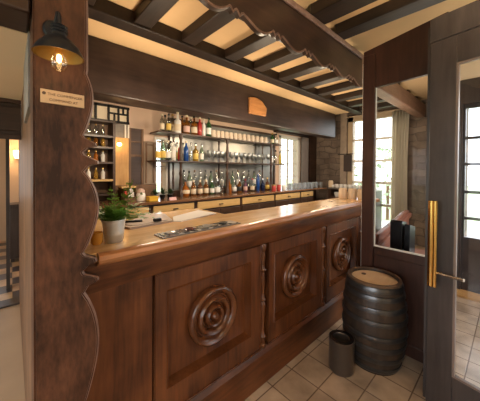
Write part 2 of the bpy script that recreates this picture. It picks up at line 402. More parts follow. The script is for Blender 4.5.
# edge that follows the scallops, its highlight painted into the paler worn wood
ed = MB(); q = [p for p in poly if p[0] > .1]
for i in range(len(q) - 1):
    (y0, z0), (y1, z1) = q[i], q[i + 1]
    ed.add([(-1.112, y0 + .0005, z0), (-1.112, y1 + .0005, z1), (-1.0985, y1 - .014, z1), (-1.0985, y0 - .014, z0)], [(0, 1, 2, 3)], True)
ed.build('edge_highlight', W_EDGE, cp, recalc=False)
MB().box(-1.26, -1.145, .054, .198, 0, 2.56).build('upright', W_POST, cp)
# ------------------------------------------------------------------ carved beam
pb = []
yr = .588 - .413
while yr < 3.0:
    L1 = .115; L2 = .413 - L1
    for t, o in teeth(L1, .026): pb.append((yr + t, 2.53 - o))
    for t, o in belly(L2, .055, 1.25): pb.append((yr + L1 + t, 2.53 - o))
    yr += .413
pb = [(max(.14, min(3.0, y)), zz) for y, zz in pb]
cb = T('carved_beam', (-1.26, 1.6, 2.47), 'long dark oak beam with scalloped lower edge above the bar counter', 'beam')
MB().prism([(.14, 2.85)] + pb + [(3.0, 2.53), (3.0, 2.85)], 'x', -1.232, -1.2).build('scalloped_board', W_BEAM, cb)
MB().box(-1.34, -1.232, .14, 3.0, 2.60, 2.85).build('beam', W_BEAM, cb)
MB().box(-1.2, -1.175, .14, 3.0, 2.80, 2.85).build('moulding', W_EDGE, cb, bevel=.01)  # paler oak paints the highlight along the beam top
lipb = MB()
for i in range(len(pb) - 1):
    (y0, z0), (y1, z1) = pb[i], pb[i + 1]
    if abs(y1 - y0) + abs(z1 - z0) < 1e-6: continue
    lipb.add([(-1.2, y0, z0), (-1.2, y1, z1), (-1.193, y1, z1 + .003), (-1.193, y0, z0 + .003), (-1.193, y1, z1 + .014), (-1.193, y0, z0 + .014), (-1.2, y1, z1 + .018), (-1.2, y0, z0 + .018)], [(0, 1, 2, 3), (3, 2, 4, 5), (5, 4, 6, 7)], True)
lipb.build('carved_edge', W_EDGE, cb)  # lip highlight painted with the paler oak

# sign on the post
sg = T('sign_plate', (-1.097, .137, 1.772), 'small tan sign plate with two lines of writing on the carved post', 'sign')
MB().box(-1.1, -1.095, .073, .203, 1.749, 1.796).build('plate', SIGN, sg, bevel=.001)
def text(body, size, loc, mat, parent, name):
    cu = bpy.data.curves.new('t', 'FONT'); cu.body = body; cu.size = size; cu.extrude = .0004
    o = bpy.data.objects.new('t', cu); COL.objects.link(o)
    bpy.context.view_layer.update()
    me = bpy.data.meshes.new_from_object(o.evaluated_get(bpy.context.evaluated_depsgraph_get())); bpy.data.objects.remove(o)
    me.transform(Matrix(((0, 0, 1, 0), (1, 0, 0, 0), (0, 1, 0, 0), (0, 0, 0, 1))))
    me.materials.clear(); me.materials.append(mat)
    ob = bpy.data.objects.new(name, me); COL.objects.link(ob); ob.parent = parent; ob.location = Vector(loc) - parent.location
    return ob
text('THE COMMENCER', .0125, (-1.0945, .093, 1.777), INK, sg, 'lettering')
text('COMMAND AT', .0125, (-1.0945, .097, 1.758), INK, sg, 'lettering')
MB().lathe([(.0055, 0), (.0055, .0006)], (-1.095, .083, 1.782), 14, 'x').build('dot', INK, sg)

# lamp on the post
lx, ly = -1.0, .115
lp = T('wall_lamp', (-1.1, ly, 1.95), 'black metal barn shade wall lamp with glowing bulb on the carved post', 'lamp')
MB().lathe([(.0001, .014), (.032, .014), (.036, .007), (.036, 0)], (-1.1, ly, 2.005), 18, 'x').build('wall_plate', BLKLAMP, lp)
MB().tube([(-1.095, ly, 2.005), (-1.06, ly, 2.03), (-1.025, ly, 2.035), (-1.005, ly, 2.015), (lx, ly, 1.975)], .007, 10).build('gooseneck_arm', BLKLAMP, lp)
prof = [(.010, 1.985), (.018, 1.982), (.02, 1.955), (.026, 1.945), (.038, 1.937), (.054, 1.918), (.063, 1.903), (.068, 1.892), (.070, 1.886), (.066, 1.8865), (.060, 1.902), (.05, 1.916), (.032, 1.932), (.01, 1.94), (0.0001, 1.941)]
MB().lathe([(r, zz) for r, zz in prof[:9]], (lx, ly, 0), 28, cap=False).build('shade', BLKLAMP, lp)
MB().lathe([(r, zz) for r, zz in prof[8:]], (lx, ly, 0), 28, cap=False).build('shade_lining', BRASSIN, lp)
cg = MB()
for zz in (1.962, 1.972, 1.982): cg.lathe([(.019, zz - .003), (.024, zz), (.019, zz + .003)], (lx, ly, 0), 18, cap=False)
cg.build('socket_fins', BLKLAMP, lp)
MB().lathe([(0.0001, 1.836), (.012, 1.839), (.021, 1.849), (.024, 1.862), (.021, 1.878), (.013, 1.893), (.009, 1.91), (.009, 1.925)], (lx, ly, 0), 18).build('bulb', BULBG, lp)
MB().lathe([(0.0001, 1.862), (.006, 1.868), (.008, 1.879), (.006, 1.889), (.0001, 1.893)], (lx, ly, 0), 10).build('filament', BULB, lp)

# ------------------------------------------------------------------ bar counter
bc = T('bar_counter', (-1.45, 1.75, 0), 'long dark oak bar counter with carved rosette panels', 'counter')
XF = -1.18
MB().box(-1.50, -1.238, .21, 3.38, .0, 1.128).build('body', W_CTR, bc)
MB().box(-1.24, XF + .004, .21, 3.38, 0, .215).build('plinth', W_CTR, bc, bevel=.004)
mo = MB().prism([(-1.24, .215), (XF + .016, .215), (XF + .016, .228), (XF - .004, .248), (XF - .012, .262), (-1.24, .262)], 'y', .21, 3.38)
mo.build('plinth_moulding', W_CTR, bc)
MB().prism([(-1.24, 1.0), (XF - .004, 1.0), (XF, 1.008), (XF, 1.129), (-1.24, 1.129)], 'y', .21, 3.38).build('frieze', W_CTR, bc)
MB().prism([(-1.24, 1.112), (XF + .008, 1.112), (XF + .022, 1.129), (-1.24, 1.129)], 'y', .262, 3.38).build('cornice', W_LIP, bc)
bays = [(.492, 1.312), (1.336, 2.137), (2.161, 2.962)]
def panel(y0, y1):
    # frame around a recessed panel: outer y0+.02..y1-.02, inner recess z .40-.90
    a, b = y0 + .022, y1 - .03; c, d = y0 + .09, y1 - .125
    fm = MB(); x0, x1 = -1.24, XF - .004
    fm.box(x0, x1, a, c, .262, 1.0); fm.box(x0, x1, d, b, .262, 1.0); fm.box(x0, x1, c, d, .262, .395); fm.box(x0, x1, c, d, .905, 1.0)
    fm.build('panel_frame', W_CTRZ, bc)
    bd_ = MB(); e_ = .007
    for (p0, p1, q0, q1) in ((a, b, .262, .262 + e_), (a, b, 1.0 - e_, 1.0), (a, a + e_, .262, 1.0), (b - e_, b, .262, 1.0)): bd_.box(XF - .006, XF + .004, p0, p1, q0, q1)
    bd_.build('frame_bead', W_CARVE, bc, bevel=.002)
    # bevelled moulding round the recess
    mm = MB(); w = .016
    A = [(c, .395), (d, .395), (d, .905), (c, .905)]; B = [(c + w, .395 + w), (d - w, .395 + w), (d - w, .905 - w), (c + w, .905 - w)]
    for i in range(4):
        j = (i + 1) % 4
        p = [(XF - .004, *A[i]), (XF - .004, *A[j]), (XF + .004, *[A[j][k] * .7 + B[j][k] * .3 for k in (0, 1)]), (XF + .004, *[A[i][k] * .7 + B[i][k] * .3 for k in (0, 1)]), (XF - .052, *B[j]), (XF - .052, *B[i])]
        mm.add(p, [(0, 1, 2, 3), (3, 2, 4, 5)])
    mm.build('panel_moulding', W_CARVE, bc)
    MB().box(-1.24, XF - .052, c, d, .395, .905).build('panel', W_CTRZ, bc)
    yc = (c + d) / 2 + .015
    x = XF - .052 + .004
    pr = [(.172, x), (.175, x + .026), (.168, x + .040), (.157, x + .046), (.145, x + .042), (.134, x + .030), (.127, x + .018), (.120, x + .018), (.113, x + .034), (.103, x + .044), (.092, x + .040), (.083, x + .026), (.078, x + .012), (.070, x + .012),
          (.064, x + .032), (.055, x + .046), (.046, x + .042), (.038, x + .024), (.034, x + .016), (.029, x + .016), (.024, x + .036), (.014, x + .050), (.0001, x + .052)]
    MB().lathe(pr, (0, yc, .645), 44, 'x').build('rosette', W_CARVE, bc)
for y0, y1 in bays: panel(y0, y1)
MB().box(-1.24, XF - .004, .21, .506, .262, 1.0).build('end_panel', W_CTRZ, bc)
def baluster(y):
    MB().box(-1.24, XF - .05, y - .05, y + .03, .262, 1.0).build('baluster_recess', W_CTRZ, bc)
    pf = [(.018, .262), (.022, .27), (.022, .29), (.014, .30), (.016, .33), (.022, .345), (.014, .36), (.010, .40), (.015, .52), (.019, .57), (.012, .59), (.022, .605), (.012, .62), (.010, .66), (.016, .76), (.012, .80),
          (.022, .815), (.012, .83), (.011, .86), (.016, .92), (.014, .945), (.022, .96), (.022, .99), (.018, 1.0)]
    MB().lathe([(r * 1.25, h) for r, h in pf], (XF - .012, y - .012, 0), 14).build('baluster', W_CARVE, bc)
for y in (1.324, 2.149, 2.974): baluster(y)
MB().box(-1.24, XF - .004, 2.99, 3.38, .262, 1.0).build('end_panel', W_CTRZ, bc)

wt = T('bar_worktop', (-1.35, 1.75, 1.125), 'golden polished wooden worktop of the bar counter', 'worktop')
MB().box(-1.54, -1.168, .21, 3.42, 1.13, 1.17).build('top', W_TOP, wt, bevel=.003)
MB().prism([(-1.17, 1.13), (-1.15, 1.13), (-1.135, 1.132), (-1.129, 1.146), (-1.134, 1.162), (-1.147, 1.17), (-1.17, 1.1705)], 'y', .262, 3.42).build('rounded_lip', W_LIP, wt)
MB().box(-1.96, -1.54, .21, 1.26, 1.125, 1.166).build('serving_flap', W_TOP, wt, bevel=.003)

# things on the worktop
fo = T('menu_folder', (-1.64, .64, 1.17), 'grey brown menu folder lying open behind the potted fern', 'folder')
MB().prism([(-1.585, .48), (-1.91, .757), (-1.79, .863), (-1.53, .793), (-1.50, .507)], 'z', 1.17, 1.182).build('cover', PAPERG, fo)
MB().prism([(-1.585, .507), (-1.87, .749), (-1.78, .828), (-1.55, .766), (-1.525, .53)], 'z', 1.182, 1.186).build('sheet', PAPERG, fo)
MB().tube([(-1.63, .52, 1.193), (-1.60, .617, 1.193)], .008, 8).build('spine_bar', BLACK, fo)
tag(MB().box(-1.565, -1.535, .67, .718, 1.186, 1.205).build('binder_clip', BLACK, bevel=.004), 'small black clip on the menu folder', 'clip')
tag(MB().prism([(-1.675, .868), (-1.81, 1.17), (-1.60, 1.207), (-1.50, .837), (-1.535, .80)], 'z', 1.17, 1.176).build('paper_sheet', PAPERW), 'white paper sheets on the worktop beside the menu folder', 'paper')
mt = T('bar_mat', (-1.25, .83, 1.17), 'dark patterned bar mat along front edge of the worktop', 'mat')
def strip(off, h0, h1, w, l0, l1):
    A = Vector((-1.235, .56)); B = Vector((-1.25, 1.10)); d = (B - A).normalized(); nn = Vector((-d.y, d.x))
    return [tuple(A + d * l0 - nn * w + nn * off), tuple(B - d * l1 - nn * w + nn * off), tuple(B - d * l1 + nn * w + nn * off), tuple(A + d * l0 + nn * w + nn * off)]
MB().prism(strip(0, 0, 0, .052, 0, 0), 'z', 1.17, 1.176).build('rubber_base', RUBBER, mt)
MB().prism(strip(0, 0, 0, .044, .012, .012), 'z', 1.176, 1.179).build('printed_face', MATP, mt)
# small glassy dishes lying on the mat
for i, (yy, r) in enumerate([(.63, .030), (.75, .034), (.87, .030), (1.0, .030)]):
    o = MB().lathe([(r * .8, 0), (r, .006), (r * .92, .007), (r * .6, .003), (.0001, .002)], (-1.237 - (yy - .56) * .03, yy, 1.179), 18).build('ashtray', plain('dish%d' % i, [(.5, .45, .40), (.09, .03, .025), (.35, .33, .30), (.07, .07, .065)][i], .12))
    tag(o, ['pale glass ashtray on the end of bar mat nearest the fern', 'dark red ashtray on the bar mat', 'clear grey ashtray on the bar mat', 'black ashtray on the far end of the bar mat'][i], 'ashtray', 'ashtrays on the bar mat')

# potted fern
px, py = -1.305, .365
pf = T('potted_fern', (px, py, 1.17), 'green fern in a zinc bucket on the worktop beside carved post', 'plant')
MB().lathe([(.038, 1.17), (.041, 1.174), (.044, 1.205), (.045, 1.207), (.045, 1.212), (.052, 1.272), (.056, 1.274), (.056, 1.279), (.051, 1.279), (.047, 1.26)], (px, py, 0), 24).build('bucket', ZINC, pf)
MB().lathe([(.047, 1.255), (.047, 1.265), (.0001, 1.27)], (px, py, 0), 20).build('soil', SOIL, pf)
fl = MB()
rnd = random.Random(3)
for k in range(130):
    a = rnd.uniform(0, 2 * pi); ln = rnd.uniform(.09, .25); el = rnd.uniform(.15, 1.35)
    if sin(a) < .1 or cos(a) > .5: ln *= .45; el = max(el, .7)
    p0 = Vector((px + .03 * cos(a) * rnd.random(), py + .03 * sin(a) * rnd.random(), 1.263)); d = Vector((cos(a) * cos(el), sin(a) * cos(el), sin(el)))
    prev = p0; st = []
    for i in range(1, 8):
        d = (d + Vector((0, 0, -.085))).normalized(); q = prev + d * ln / 7; st.append((prev, q, d)); prev = q
    side = Vector((-sin(a), cos(a), 0))
    for i, (u, v, dd) in enumerate(st):
        w = .003; fl.add([u - side * w * .4, u + side * w * .4, v + side * w * .4, v - side * w * .4], [(0, 1, 2, 3)])
        if i >= 1:
            for sgn in (-1, 1):
                lw = .028 * (1 - abs(i - 3.5) / 6) * rnd.uniform(.7, 1.2)
                t = (side * sgn + dd * .6 + Vector((0, 0, rnd.uniform(-.3, .3)))).normalized()
                m_ = u + t * lw * .5; e_ = u + t * lw; wv = dd * .0075
                fl.add([u, m_ - wv, e_, m_ + wv], [(0, 1, 2, 3)])
fl.build('fronds', LEAF, pf, recalc=False)
tag(MB().lathe([(.018, 0), (.026, .01), (.027, .055), (.024, .055), (.023, .012), (.0001, .01)], (-1.305, .292, 1.17), 16).build('candle_glass', plain('amber_glass', (.80, .36, .05), .15, trans=.5)), 'small amber candle glass between the carved post and zinc bucket', 'glass')
# striped box of sacks at the far end of the worktop
for i, (xx, yy) in enumerate([(-1.455, 3.10), (-1.345, 3.12), (-1.235, 3.13)]):
    b = MB(); seg = []
    for zz, r in [(1.17, .046), (1.178, .051), (1.23, .053), (1.27, .05), (1.295, .045), (1.3, .038), (1.285, .03)]:
        ring = [(xx + r * cos(2 * pi * k / 24) * (1 + .05 * cos(9 * 2 * pi * k / 24)), yy + r * sin(2 * pi * k / 24) * (1 + .05 * cos(9 * 2 * pi * k / 24)), zz) for k in range(24)]
        seg.append(ring)
    vs = sum(seg, []); fs = [(i2 * 24 + k, i2 * 24 + (k + 1) % 24, (i2 + 1) * 24 + (k + 1) % 24, (i2 + 1) * 24 + k) for i2 in range(len(seg) - 1) for k in range(24)]
    b.add(vs, fs + [tuple(range(24)), tuple(6 * 24 + k for k in range(24))], True)
    tag(b.build('paper_sack', SACK), ['cream ribbed sack at the far end of worktop, leftmost of three', 'cream ribbed sack between two others on the worktop end', 'cream ribbed sack at the worktop end, nearest the screen post'][i], 'sack', 'cream sacks on the worktop end')

# ------------------------------------------------------------------ glazed screen and door
sc = SE('wall_screen', (-.6, 2.42, 0), 'dark oak glazed screen wall beside the door', 'wall')
PY0, PY1 = 2.40, 2.47
MB().box(-.94, -.838, PY0 - .028, PY0 + .014, 0, 2.56).build('post', W_PART, sc, bevel=.006)
MB().box(-.948, -.94, PY0 - .01, PY0 + .012, .1, 2.50).build('edge_strip', WHITEF, sc)  # lit edge of the post painted as a white strip
MB().prism([(-.94, 2.255), (-.34, 2.275), (-.34, 2.70), (-.94, 2.60)], 'y', PY0 - .02, PY0 + .02).build('header', W_PART, sc, bevel=.004)
MB().box(-.838, -.34, PY0 - .008, PY0 + .03, .77, .845).build('mid_rail', W_PART, sc, bevel=.006)
MB().box(-.838, -.34, PY0, PY0 + .02, .1, .77).build('lower_panel', W_PART, sc)
MB().box(-.838, -.34, PY0 - .008, PY0 + .03, 0, .1).build('bottom_rail', W_PART, sc, bevel=.004)
S(MB().box(-.395, -.345, 2.045, PY0 - .022, 0, 2.47).build('trim_39', W_DOOR), 'dark oak return post between screen and door', 'trim')
MB().box(-.838, -.345, PY0 + .008, PY0 + .014, .845, 2.29).build('glass_pane', GLASS, sc)
bd = MB()
bd.box(-.838, -.345, PY0 - .004, PY0 + .008, .845, .857); bd.box(-.838, -.831, PY0 - .004, PY0 + .008, .857, 2.26)
bd.build('glazing_bead', WHITEF, sc)

# door leaf
P0 = Vector((-.372, 1.995, 0)); dv = Vector((.983, -.18, 0)).normalized(); nv = Vector((-dv.y, dv.x, 0))  # nv away from camera
if nv.y < 0: nv = -nv
DW = .86
dr = SE('door_1', P0, 'dark oak glazed door with brass pull handle', 'door')
def dbox(a, b, z0, z1, t0, t1, mb=None):
    mb = mb or MB(); c = P0 + dv * (a + b) / 2 + nv * (t0 + t1) / 2 + Vector((0, 0, (z0 + z1) / 2))
    return mb.obox(c, dv * (b - a) / 2, nv * (t1 - t0) / 2, Vector((0, 0, (z1 - z0) / 2)))
dbox(0, .135, .012, 2.34, 0, .045).build('stile', W_DOOR, dr, bevel=.004)
dbox(DW - .135, DW, .012, 2.34, 0, .045).build('stile', W_DOOR, dr, bevel=.004)
dbox(.135, DW - .135, .012, .27, 0, .045).build('bottom_rail', W_DOOR, dr, bevel=.004)
dbox(.135, DW - .135, 2.17, 2.34, 0, .045).build('top_rail', W_DOOR, dr, bevel=.004)
dbox(.135, DW - .135, .27, 2.17, .018, .026).build('glass_pane', GLASSD, dr)
g = MB(); dbox(.135, .147, .27, 2.17, .0, .018, g); dbox(DW - .147, DW - .135, .27, 2.17, 0, .018, g); dbox(.147, DW - .147, 2.158, 2.17, 0, .018, g); dbox(.147, DW - .147, .27, .282, 0, .018, g)
g.build('glazing_bead', plain('bead_wood', (.17, .13, .11), .3), dr)
hb = P0 + dv * .035 - nv * .045
hd = MB().tube([hb + Vector((0, 0, .80)), hb + Vector((0, 0, 1.335))], .017, 16).build('pull_handle', BRASS, dr)
st = MB()
for zz in (.86, 1.275): st.tube([P0 + dv * .035 - nv * .045 + Vector((0, 0, zz)), P0 + dv * .035 + nv * .002 + Vector((0, 0, zz))], .009, 10)
st.build('handle_stem', BRASS, dr)
hd2 = MB()
hd2.tube([hb + dv * .020 + Vector((0, 0, .80)), hb + dv * .020 + Vector((0, 0, 1.335))], .012, 12); hd2.build('pull_handle_rib', BRASS, dr)
lv = MB().tube([P0 + dv * .05 - nv * .03 + Vector((0, 0, .885)), P0 + dv * .20 - nv * .05 + Vector((0, 0, .895))], [.008, .010], 10); lv.build('lever', CHROME, dr)
MB().tube([P0 + dv * .05 - nv * .03 + Vector((0, 0, .885)), P0 + dv * .05 + nv * .001 + Vector((0, 0, .885))], .008, 10).build('lever_stem', CHROME, dr)
df = SE('trim_40', P0 + dv * DW, 'dark oak head and hinge post of the door frame', 'trim')
dbox(DW + .004, DW + .10, 0, 2.495, -.03, .09).build('hinge_post', W_DOOR, df)
dbox(-.005, DW + .004, 2.345, 2.495, -.0, .05).build('door_head', W_DOOR, df, bevel=.005)

# outer door with panes
od = SE('door_2', (.06, 4.25, 0), 'dark outer door with glazing bars', 'door')
def od_box(x0, x1, z0, z1, y0=4.22, y1=4.28): return MB().box(x0, x1, y0, y1, z0, z1)
od_box(-.56, -.44, 0, 2.66, 4.17, 4.34).build('jamb', W_DOOR, od)
od_box(.56, .66, 0, 2.66, 4.17, 4.34).build('jamb', W_DOOR, od)
od_box(-.44, .56, 2.36, 2.66, 4.17, 4.30).build('head', W_DOOR, od)
od_box(-.44, -.415, .0, 2.36).build('stile', W_DOOR, od); od_box(.46, .56, .0, 2.36).build('stile', W_DOOR, od); od_box(.0, .10, .69, 2.31).build('stile', W_DOOR, od)
od_box(-.415, .46, 2.31, 2.36).build('top_rail', W_DOOR, od)
od_box(-.415, .46, .0, .69).build('lower_panel', W_DOOR, od)
od_box(-.415, .46, .69, 2.31, 4.25, 4.256).build('glass_pane', GLASS, od)
gb = MB()
for zz in (.93, 1.26, 1.61, 1.94): gb.box(-.415, .46, 4.23, 4.27, zz - .018, zz + .018)
gb.build('glazing_bars', W_DOOR, od)
S(MB().box(-.56, .66, 3.98, 4.2, 0, .03).build('trim_41', W_AMBER, bevel=.006), 'pale wooden threshold of the outer door', 'trim')

# ------------------------------------------------------------------ far window, curtain
w1 = SE('window_1', (-2.17, 6.15, .1), 'tall window in the far stone wall', 'window')
def wb(x0, x1, z0, z1, y0=6.12, y1=6.2): return MB().box(x0, x1, y0, y1, z0, z1)
f1 = MB(); f1.box(-2.74, -2.62, 6.06, 6.2, .1, 2.84); f1.box(-1.74, -1.62, 6.06, 6.2, .1, 2.84); f1.box(-2.74, -1.62, 6.06, 6.2, 2.70, 2.84); f1.box(-2.62, -1.74, 6.06, 6.2, .1, .2)
f1.build('frame', BEIGEF, w1)
g1 = MB(); g1.box(-2.22, -2.12, 6.09, 6.16, .2, 2.70)
for zz in (.75, 1.25, 1.75, 2.25): g1.box(-2.62, -1.74, 6.11, 6.15, zz - .028, zz + .028)
g1.build('glazing_bars', WHITEF, w1)
wb(-2.62, -1.74, .2, 2.70, 6.135, 6.141).build('glass_pane', GLASS, w1)
def curtain(x0, x1, y, z0, z1, amp, folds, axis='x', taper=0.):
    m = MB(); n_ = folds * 8; vs = []; nz = 8
    for j in range(nz + 1):
        tt = j / nz; zz = z0 + (z1 - z0) * tt
        for i in range(n_ + 1):
            u = i / n_; s_ = x0 + (x1 - x0) * (u * (1 - taper * sin(pi * tt) * .5)) ; o_ = y + amp * (sin(2 * pi * folds * u) + .3 * sin(5 * pi * folds * u * .37 + tt))
            vs.append((s_, o_, zz) if axis == 'x' else (o_, s_, zz))
    w_ = n_ + 1
    fs = [(j * w_ + i, j * w_ + i + 1, (j + 1) * w_ + i + 1, (j + 1) * w_ + i) for j in range(nz) for i in range(n_)]
    m.add(vs, fs, True); return m
c1 = T('curtain', (-1.66, 5.98, .15), 'long cream curtain at right of the far window', 'curtain')
o = curtain(-1.76, -1.44, 5.97, .15, 2.78, .03, 6, taper=.15).build('drape', CURT, c1, recalc=False)
sm = o.modifiers.new('solid', 'SOLIDIFY'); sm.thickness = .004
MB().tube([(-2.75, 5.97, 2.80), (-1.4, 5.97, 2.80)], .012, 8).build('rod', BEIGEF, c1)

# back wall window and grey curtain
w2 = SE('window_2', (-3.75, 5.02, 1.0), 'bright paned window in the back wall', 'window')
f2 = MB(); f2.box(-3.82, -3.69, 4.60, 4.68, 1.0, 2.34); f2.box(-3.82, -3.69, 5.36, 5.44, 1.0, 2.34); f2.box(-3.82, -3.69, 4.60, 5.44, 2.28, 2.36); f2.box(-3.82, -3.69, 4.60, 5.44, .98, 1.04)
f2.build('frame', WHITEF, w2)
g2 = MB(); g2.box(-3.78, -3.74, 5.0, 5.03, 1.0, 2.3)
for zz in (1.36, 1.68, 2.0): g2.box(-3.78, -3.74, 4.68, 5.36, zz - .012, zz + .012)
g2.build('glazing_bars', WHITEF, w2)
MB().box(-3.765, -3.76, 4.68, 5.36, 1.04, 2.3).build('glass_pane', GLASS, w2)
c2 = T('curtain', (-3.62, 5.56, 1.15), 'dark grey curtain right of the back wall window', 'curtain')
o = curtain(5.40, 5.72, -3.62, 1.13, 2.36, .03, 5, axis='y').build('drape', CURTG, c2, recalc=False)
sm = o.modifiers.new('solid', 'SOLIDIFY'); sm.thickness = .004
S(MB().box(-3.70, -3.6, 5.76, 6.08, 0, 2.5).build('trim_42', W_BEAM), 'dark upright timber in the back corner', 'trim')
S(MB().box(-3.72, -3.56, 4.4, 5.75, 2.38, 2.50).build('trim_43', W_BULK), 'wooden lintel over the back window', 'trim')
w4 = SE('reflection_window', (-3.75, 1.71, 1.15), 'narrow bright opening added for the mirror reflection behind the leftmost shelf bottles', 'window')  # added opening stands in for a window reflected in the mirror
f4 = MB(); f4.box(-3.80, -3.68, 1.60, 1.635, 1.13, 2.02); f4.box(-3.80, -3.68, 1.785, 1.82, 1.13, 2.02); f4.box(-3.80, -3.68, 1.635, 1.785, 1.985, 2.02); f4.box(-3.80, -3.68, 1.635, 1.785, 1.13, 1.165); f4.box(-3.78, -3.73, 1.635, 1.785, 1.56, 1.58)
f4.build('frame', WHITEF, w4)
MB().box(-3.765, -3.76, 1.635, 1.785, 1.165, 1.985).build('glass_pane', GLASS, w4)
# cloth on the pilaster
ck = T('tea_towel', (-2.70, 6.0, 1.5), 'dark cloth hanging on the pale stone pilaster', 'cloth')
MB().box(-2.81, -2.62, 5.985, 6.015, 1.50, 1.90).build('cloth', CLOTH, ck, bevel=.01)
MB().tube([(-2.96, 6.0, 1.92), (-2.58, 6.0, 1.92)], .01, 8).build('rail', BLKIRON, ck)

# settle and menu holder behind the screen
se = T('settle', (-1.0, 3.3, 0), 'reddish wooden settle behind the glazed screen', 'bench')
MB().prism([(2.75, 0), (2.75, .72), (2.80, .86), (3.9, 1.0), (3.9, 0)], 'x', -.98, -.93).build('backrest', W_RED, se, bevel=.008)
MB().box(-.93, -.5, 3.10, 3.9, .40, .46).build('seat', W_RED, se, bevel=.01)
MB().box(-.55, -.50, 3.12, 3.16, 0, .40).build('leg', W_RED, se)
MB().box(-.55, -.50, 3.80, 3.84, 0, .40).build('leg', W_RED, se)
MB().prism([(2.66, .70), (3.9, .92), (3.9, .97), (2.66, .75)], 'x', -1.02, -.90).build('top_rail', W_RED, se, bevel=.008)
hl = T('menu_holder', (-.78, 2.78, .72), 'black upright menu holder box behind the screen glass', 'holder')
ledge = T('side_table', (-.70, 2.85, 0), 'narrow reddish side table carrying the black menu holder', 'table')
MB().box(-.87, -.56, 2.60, 3.05, .69, .73).build('top', W_RED, ledge, bevel=.006)
MB().box(-.74, -.70, 2.82, 2.86, 0, .69).build('leg', W_RED, ledge)
MB().box(-.80, -.64, 2.72, 2.96, 0, .03).build('foot', W_RED, ledge)
MB().prism([(2.70, .73), (2.90, .73), (2.90, .96), (2.86, 1.02), (2.72, 1.05), (2.70, 1.035)], 'x', -.80, -.70).build('box', BLACK, hl, bevel=.006)
MB().prism([(2.70, .73), (2.90, .73), (2.90, .98), (2.72, 1.02)], 'x', -.685, -.64).build('divider', BLACK, hl, bevel=.004)
MB().box(-.70, -.685, 2.70, 2.90, .73, .78).build('base_strip', BLACK, hl)

# ------------------------------------------------------------------ barrel and bin
bx, by = -.752, 2.160
br = T('wine_barrel', (bx, by, 0), 'dark wooden barrel with pale wooden lid beside the bar counter', 'barrel')
def brad(z): t = (z - .33) / .335; return .228 - .034 * t * t - (.018 if z < .33 else .004) * t * t
zs = [0, .02, .06, .1, .15, .2, .25, .3, .35, .4, .45, .5, .55, .6, .64, .668]
MB().lathe([(brad(zz) - .0, zz) for zz in zs] + [(brad(.668) - .022, .668), (brad(.668) - .024, .645)], (bx, by, 0), 48, cap=False).build('staves', W_BARREL, br)
MB().lathe([(brad(.65) - .018, .64), (brad(.65) - .018, .65), (.0001, .652)], (bx, by, 0), 40, smooth=False).build('lid', W_BLID, br)
MB().lathe([(brad(.668) + .003, .648), (brad(.668) + .004, .672), (brad(.668) - .016, .674), (brad(.668) - .018, .652)], (bx, by, 0), 48, cap=False).build('rim', plain('barrel_rim', (.12, .07, .04), .4, noise=.3), br)
for zz in (.035, .115, .205, .29, .40, .49, .575, .635):
    h_ = .02
    MB().lathe([(brad(zz - h_) + .001, zz - h_), (brad(zz - h_) + .007, zz - h_ + .003), (brad(zz) + .0095, zz), (brad(zz + h_) + .007, zz + h_ - .003), (brad(zz + h_) + .001, zz + h_)], (bx, by, 0), 48, cap=False).build('hoop', HOOP, br)
MB().lathe([(.018, .650), (.018, .655), (.0001, .656)], (bx - .09, by + .03, 0), 12).build('bung', plain('bung_dark', (.09, .05, .03), .5), br)
bi = T('waste_bin', (-.875, 1.865, 0), 'black cylindrical bin on the floor in front of the barrel', 'bin')
cx, cy = -.875, 1.865
MB().lathe([(.086, 0), (.090, .006), (.092, .02), (.092, .2220), (.094, .2260), (.094, .2380), (.088, .2410), (.060, .2410), (.056, .2360), (.056, .17), (.0001, .169)], (cx, cy, 0), 36).build('body', plain('bin_metal', (.13, .115, .105), .3, .8), bi)
MB().lathe([(.088, .2415), (.088, .2440), (.058, .2440), (.058, .2415)], (cx, cy, 0), 36, cap=False).build('rim_ring', plain('bin_rim', (.10, .09, .085), .2, .9), bi)

# ------------------------------------------------------------------ back bar cabinets
XB = -3.05
units = [(.21, .64), (.66, 1.275), (1.295, 1.93), (1.95, 2.81), (2.83, 3.68), (3.70, 4.53), (4.55, 5.05)]
for i, (a, b) in enumerate(units):
    u = T('back_bar_cabinet', (-3.38, (a + b) / 2, 0), 'dark wooden cabinet with pale drawer under the bottle shelves, number %d from the carved post' % (i + 1), 'cabinet', 'cabinets under the bottle shelves')
    MB().box(-3.68, XB - .02, a - .008, b + .008, .02, 1.08).build('body', W_BACK, u)
    d_ = MB().box(XB - .02, XB, a + .02, b - .02, .945, 1.055).build('drawer', W_DRAW, u, bevel=.005)
    yk = (a + b) / 2
    k_ = MB().tube([(XB + .022, yk - .035, .997), (XB + .022, yk + .035, .997)], .008, 8)
    k_.tube([(XB - .002, yk - .022, .997), (XB + .022, yk - .022, .997)], .005, 6); k_.tube([(XB - .002, yk + .022, .997), (XB + .022, yk + .022, .997)], .005, 6)
    k_ = k_.build('drawer_pull', BLKIRON, d_, org=(0, 0, 0)); k_.location = -Vector((-3.38, (a + b) / 2, 0))
    for (p, q_) in ((a + .02, yk - .004), (yk + .004, b - .02)):
        dd = MB().box(XB - .02, XB, p, q_, .1, .925).build('door', W_BACK, u, bevel=.005)
    MB().box(-3.6, XB - .05, a, b, 0, .04).build('plinth', W_BACK, u)
bt = tag(MB().box(-3.7, XB + .025, .21, 5.6, 1.08, 1.112).build('back_worktop', W_BACKTOP, bevel=.005), 'brown wooden worktop under the bottle shelves', 'worktop')
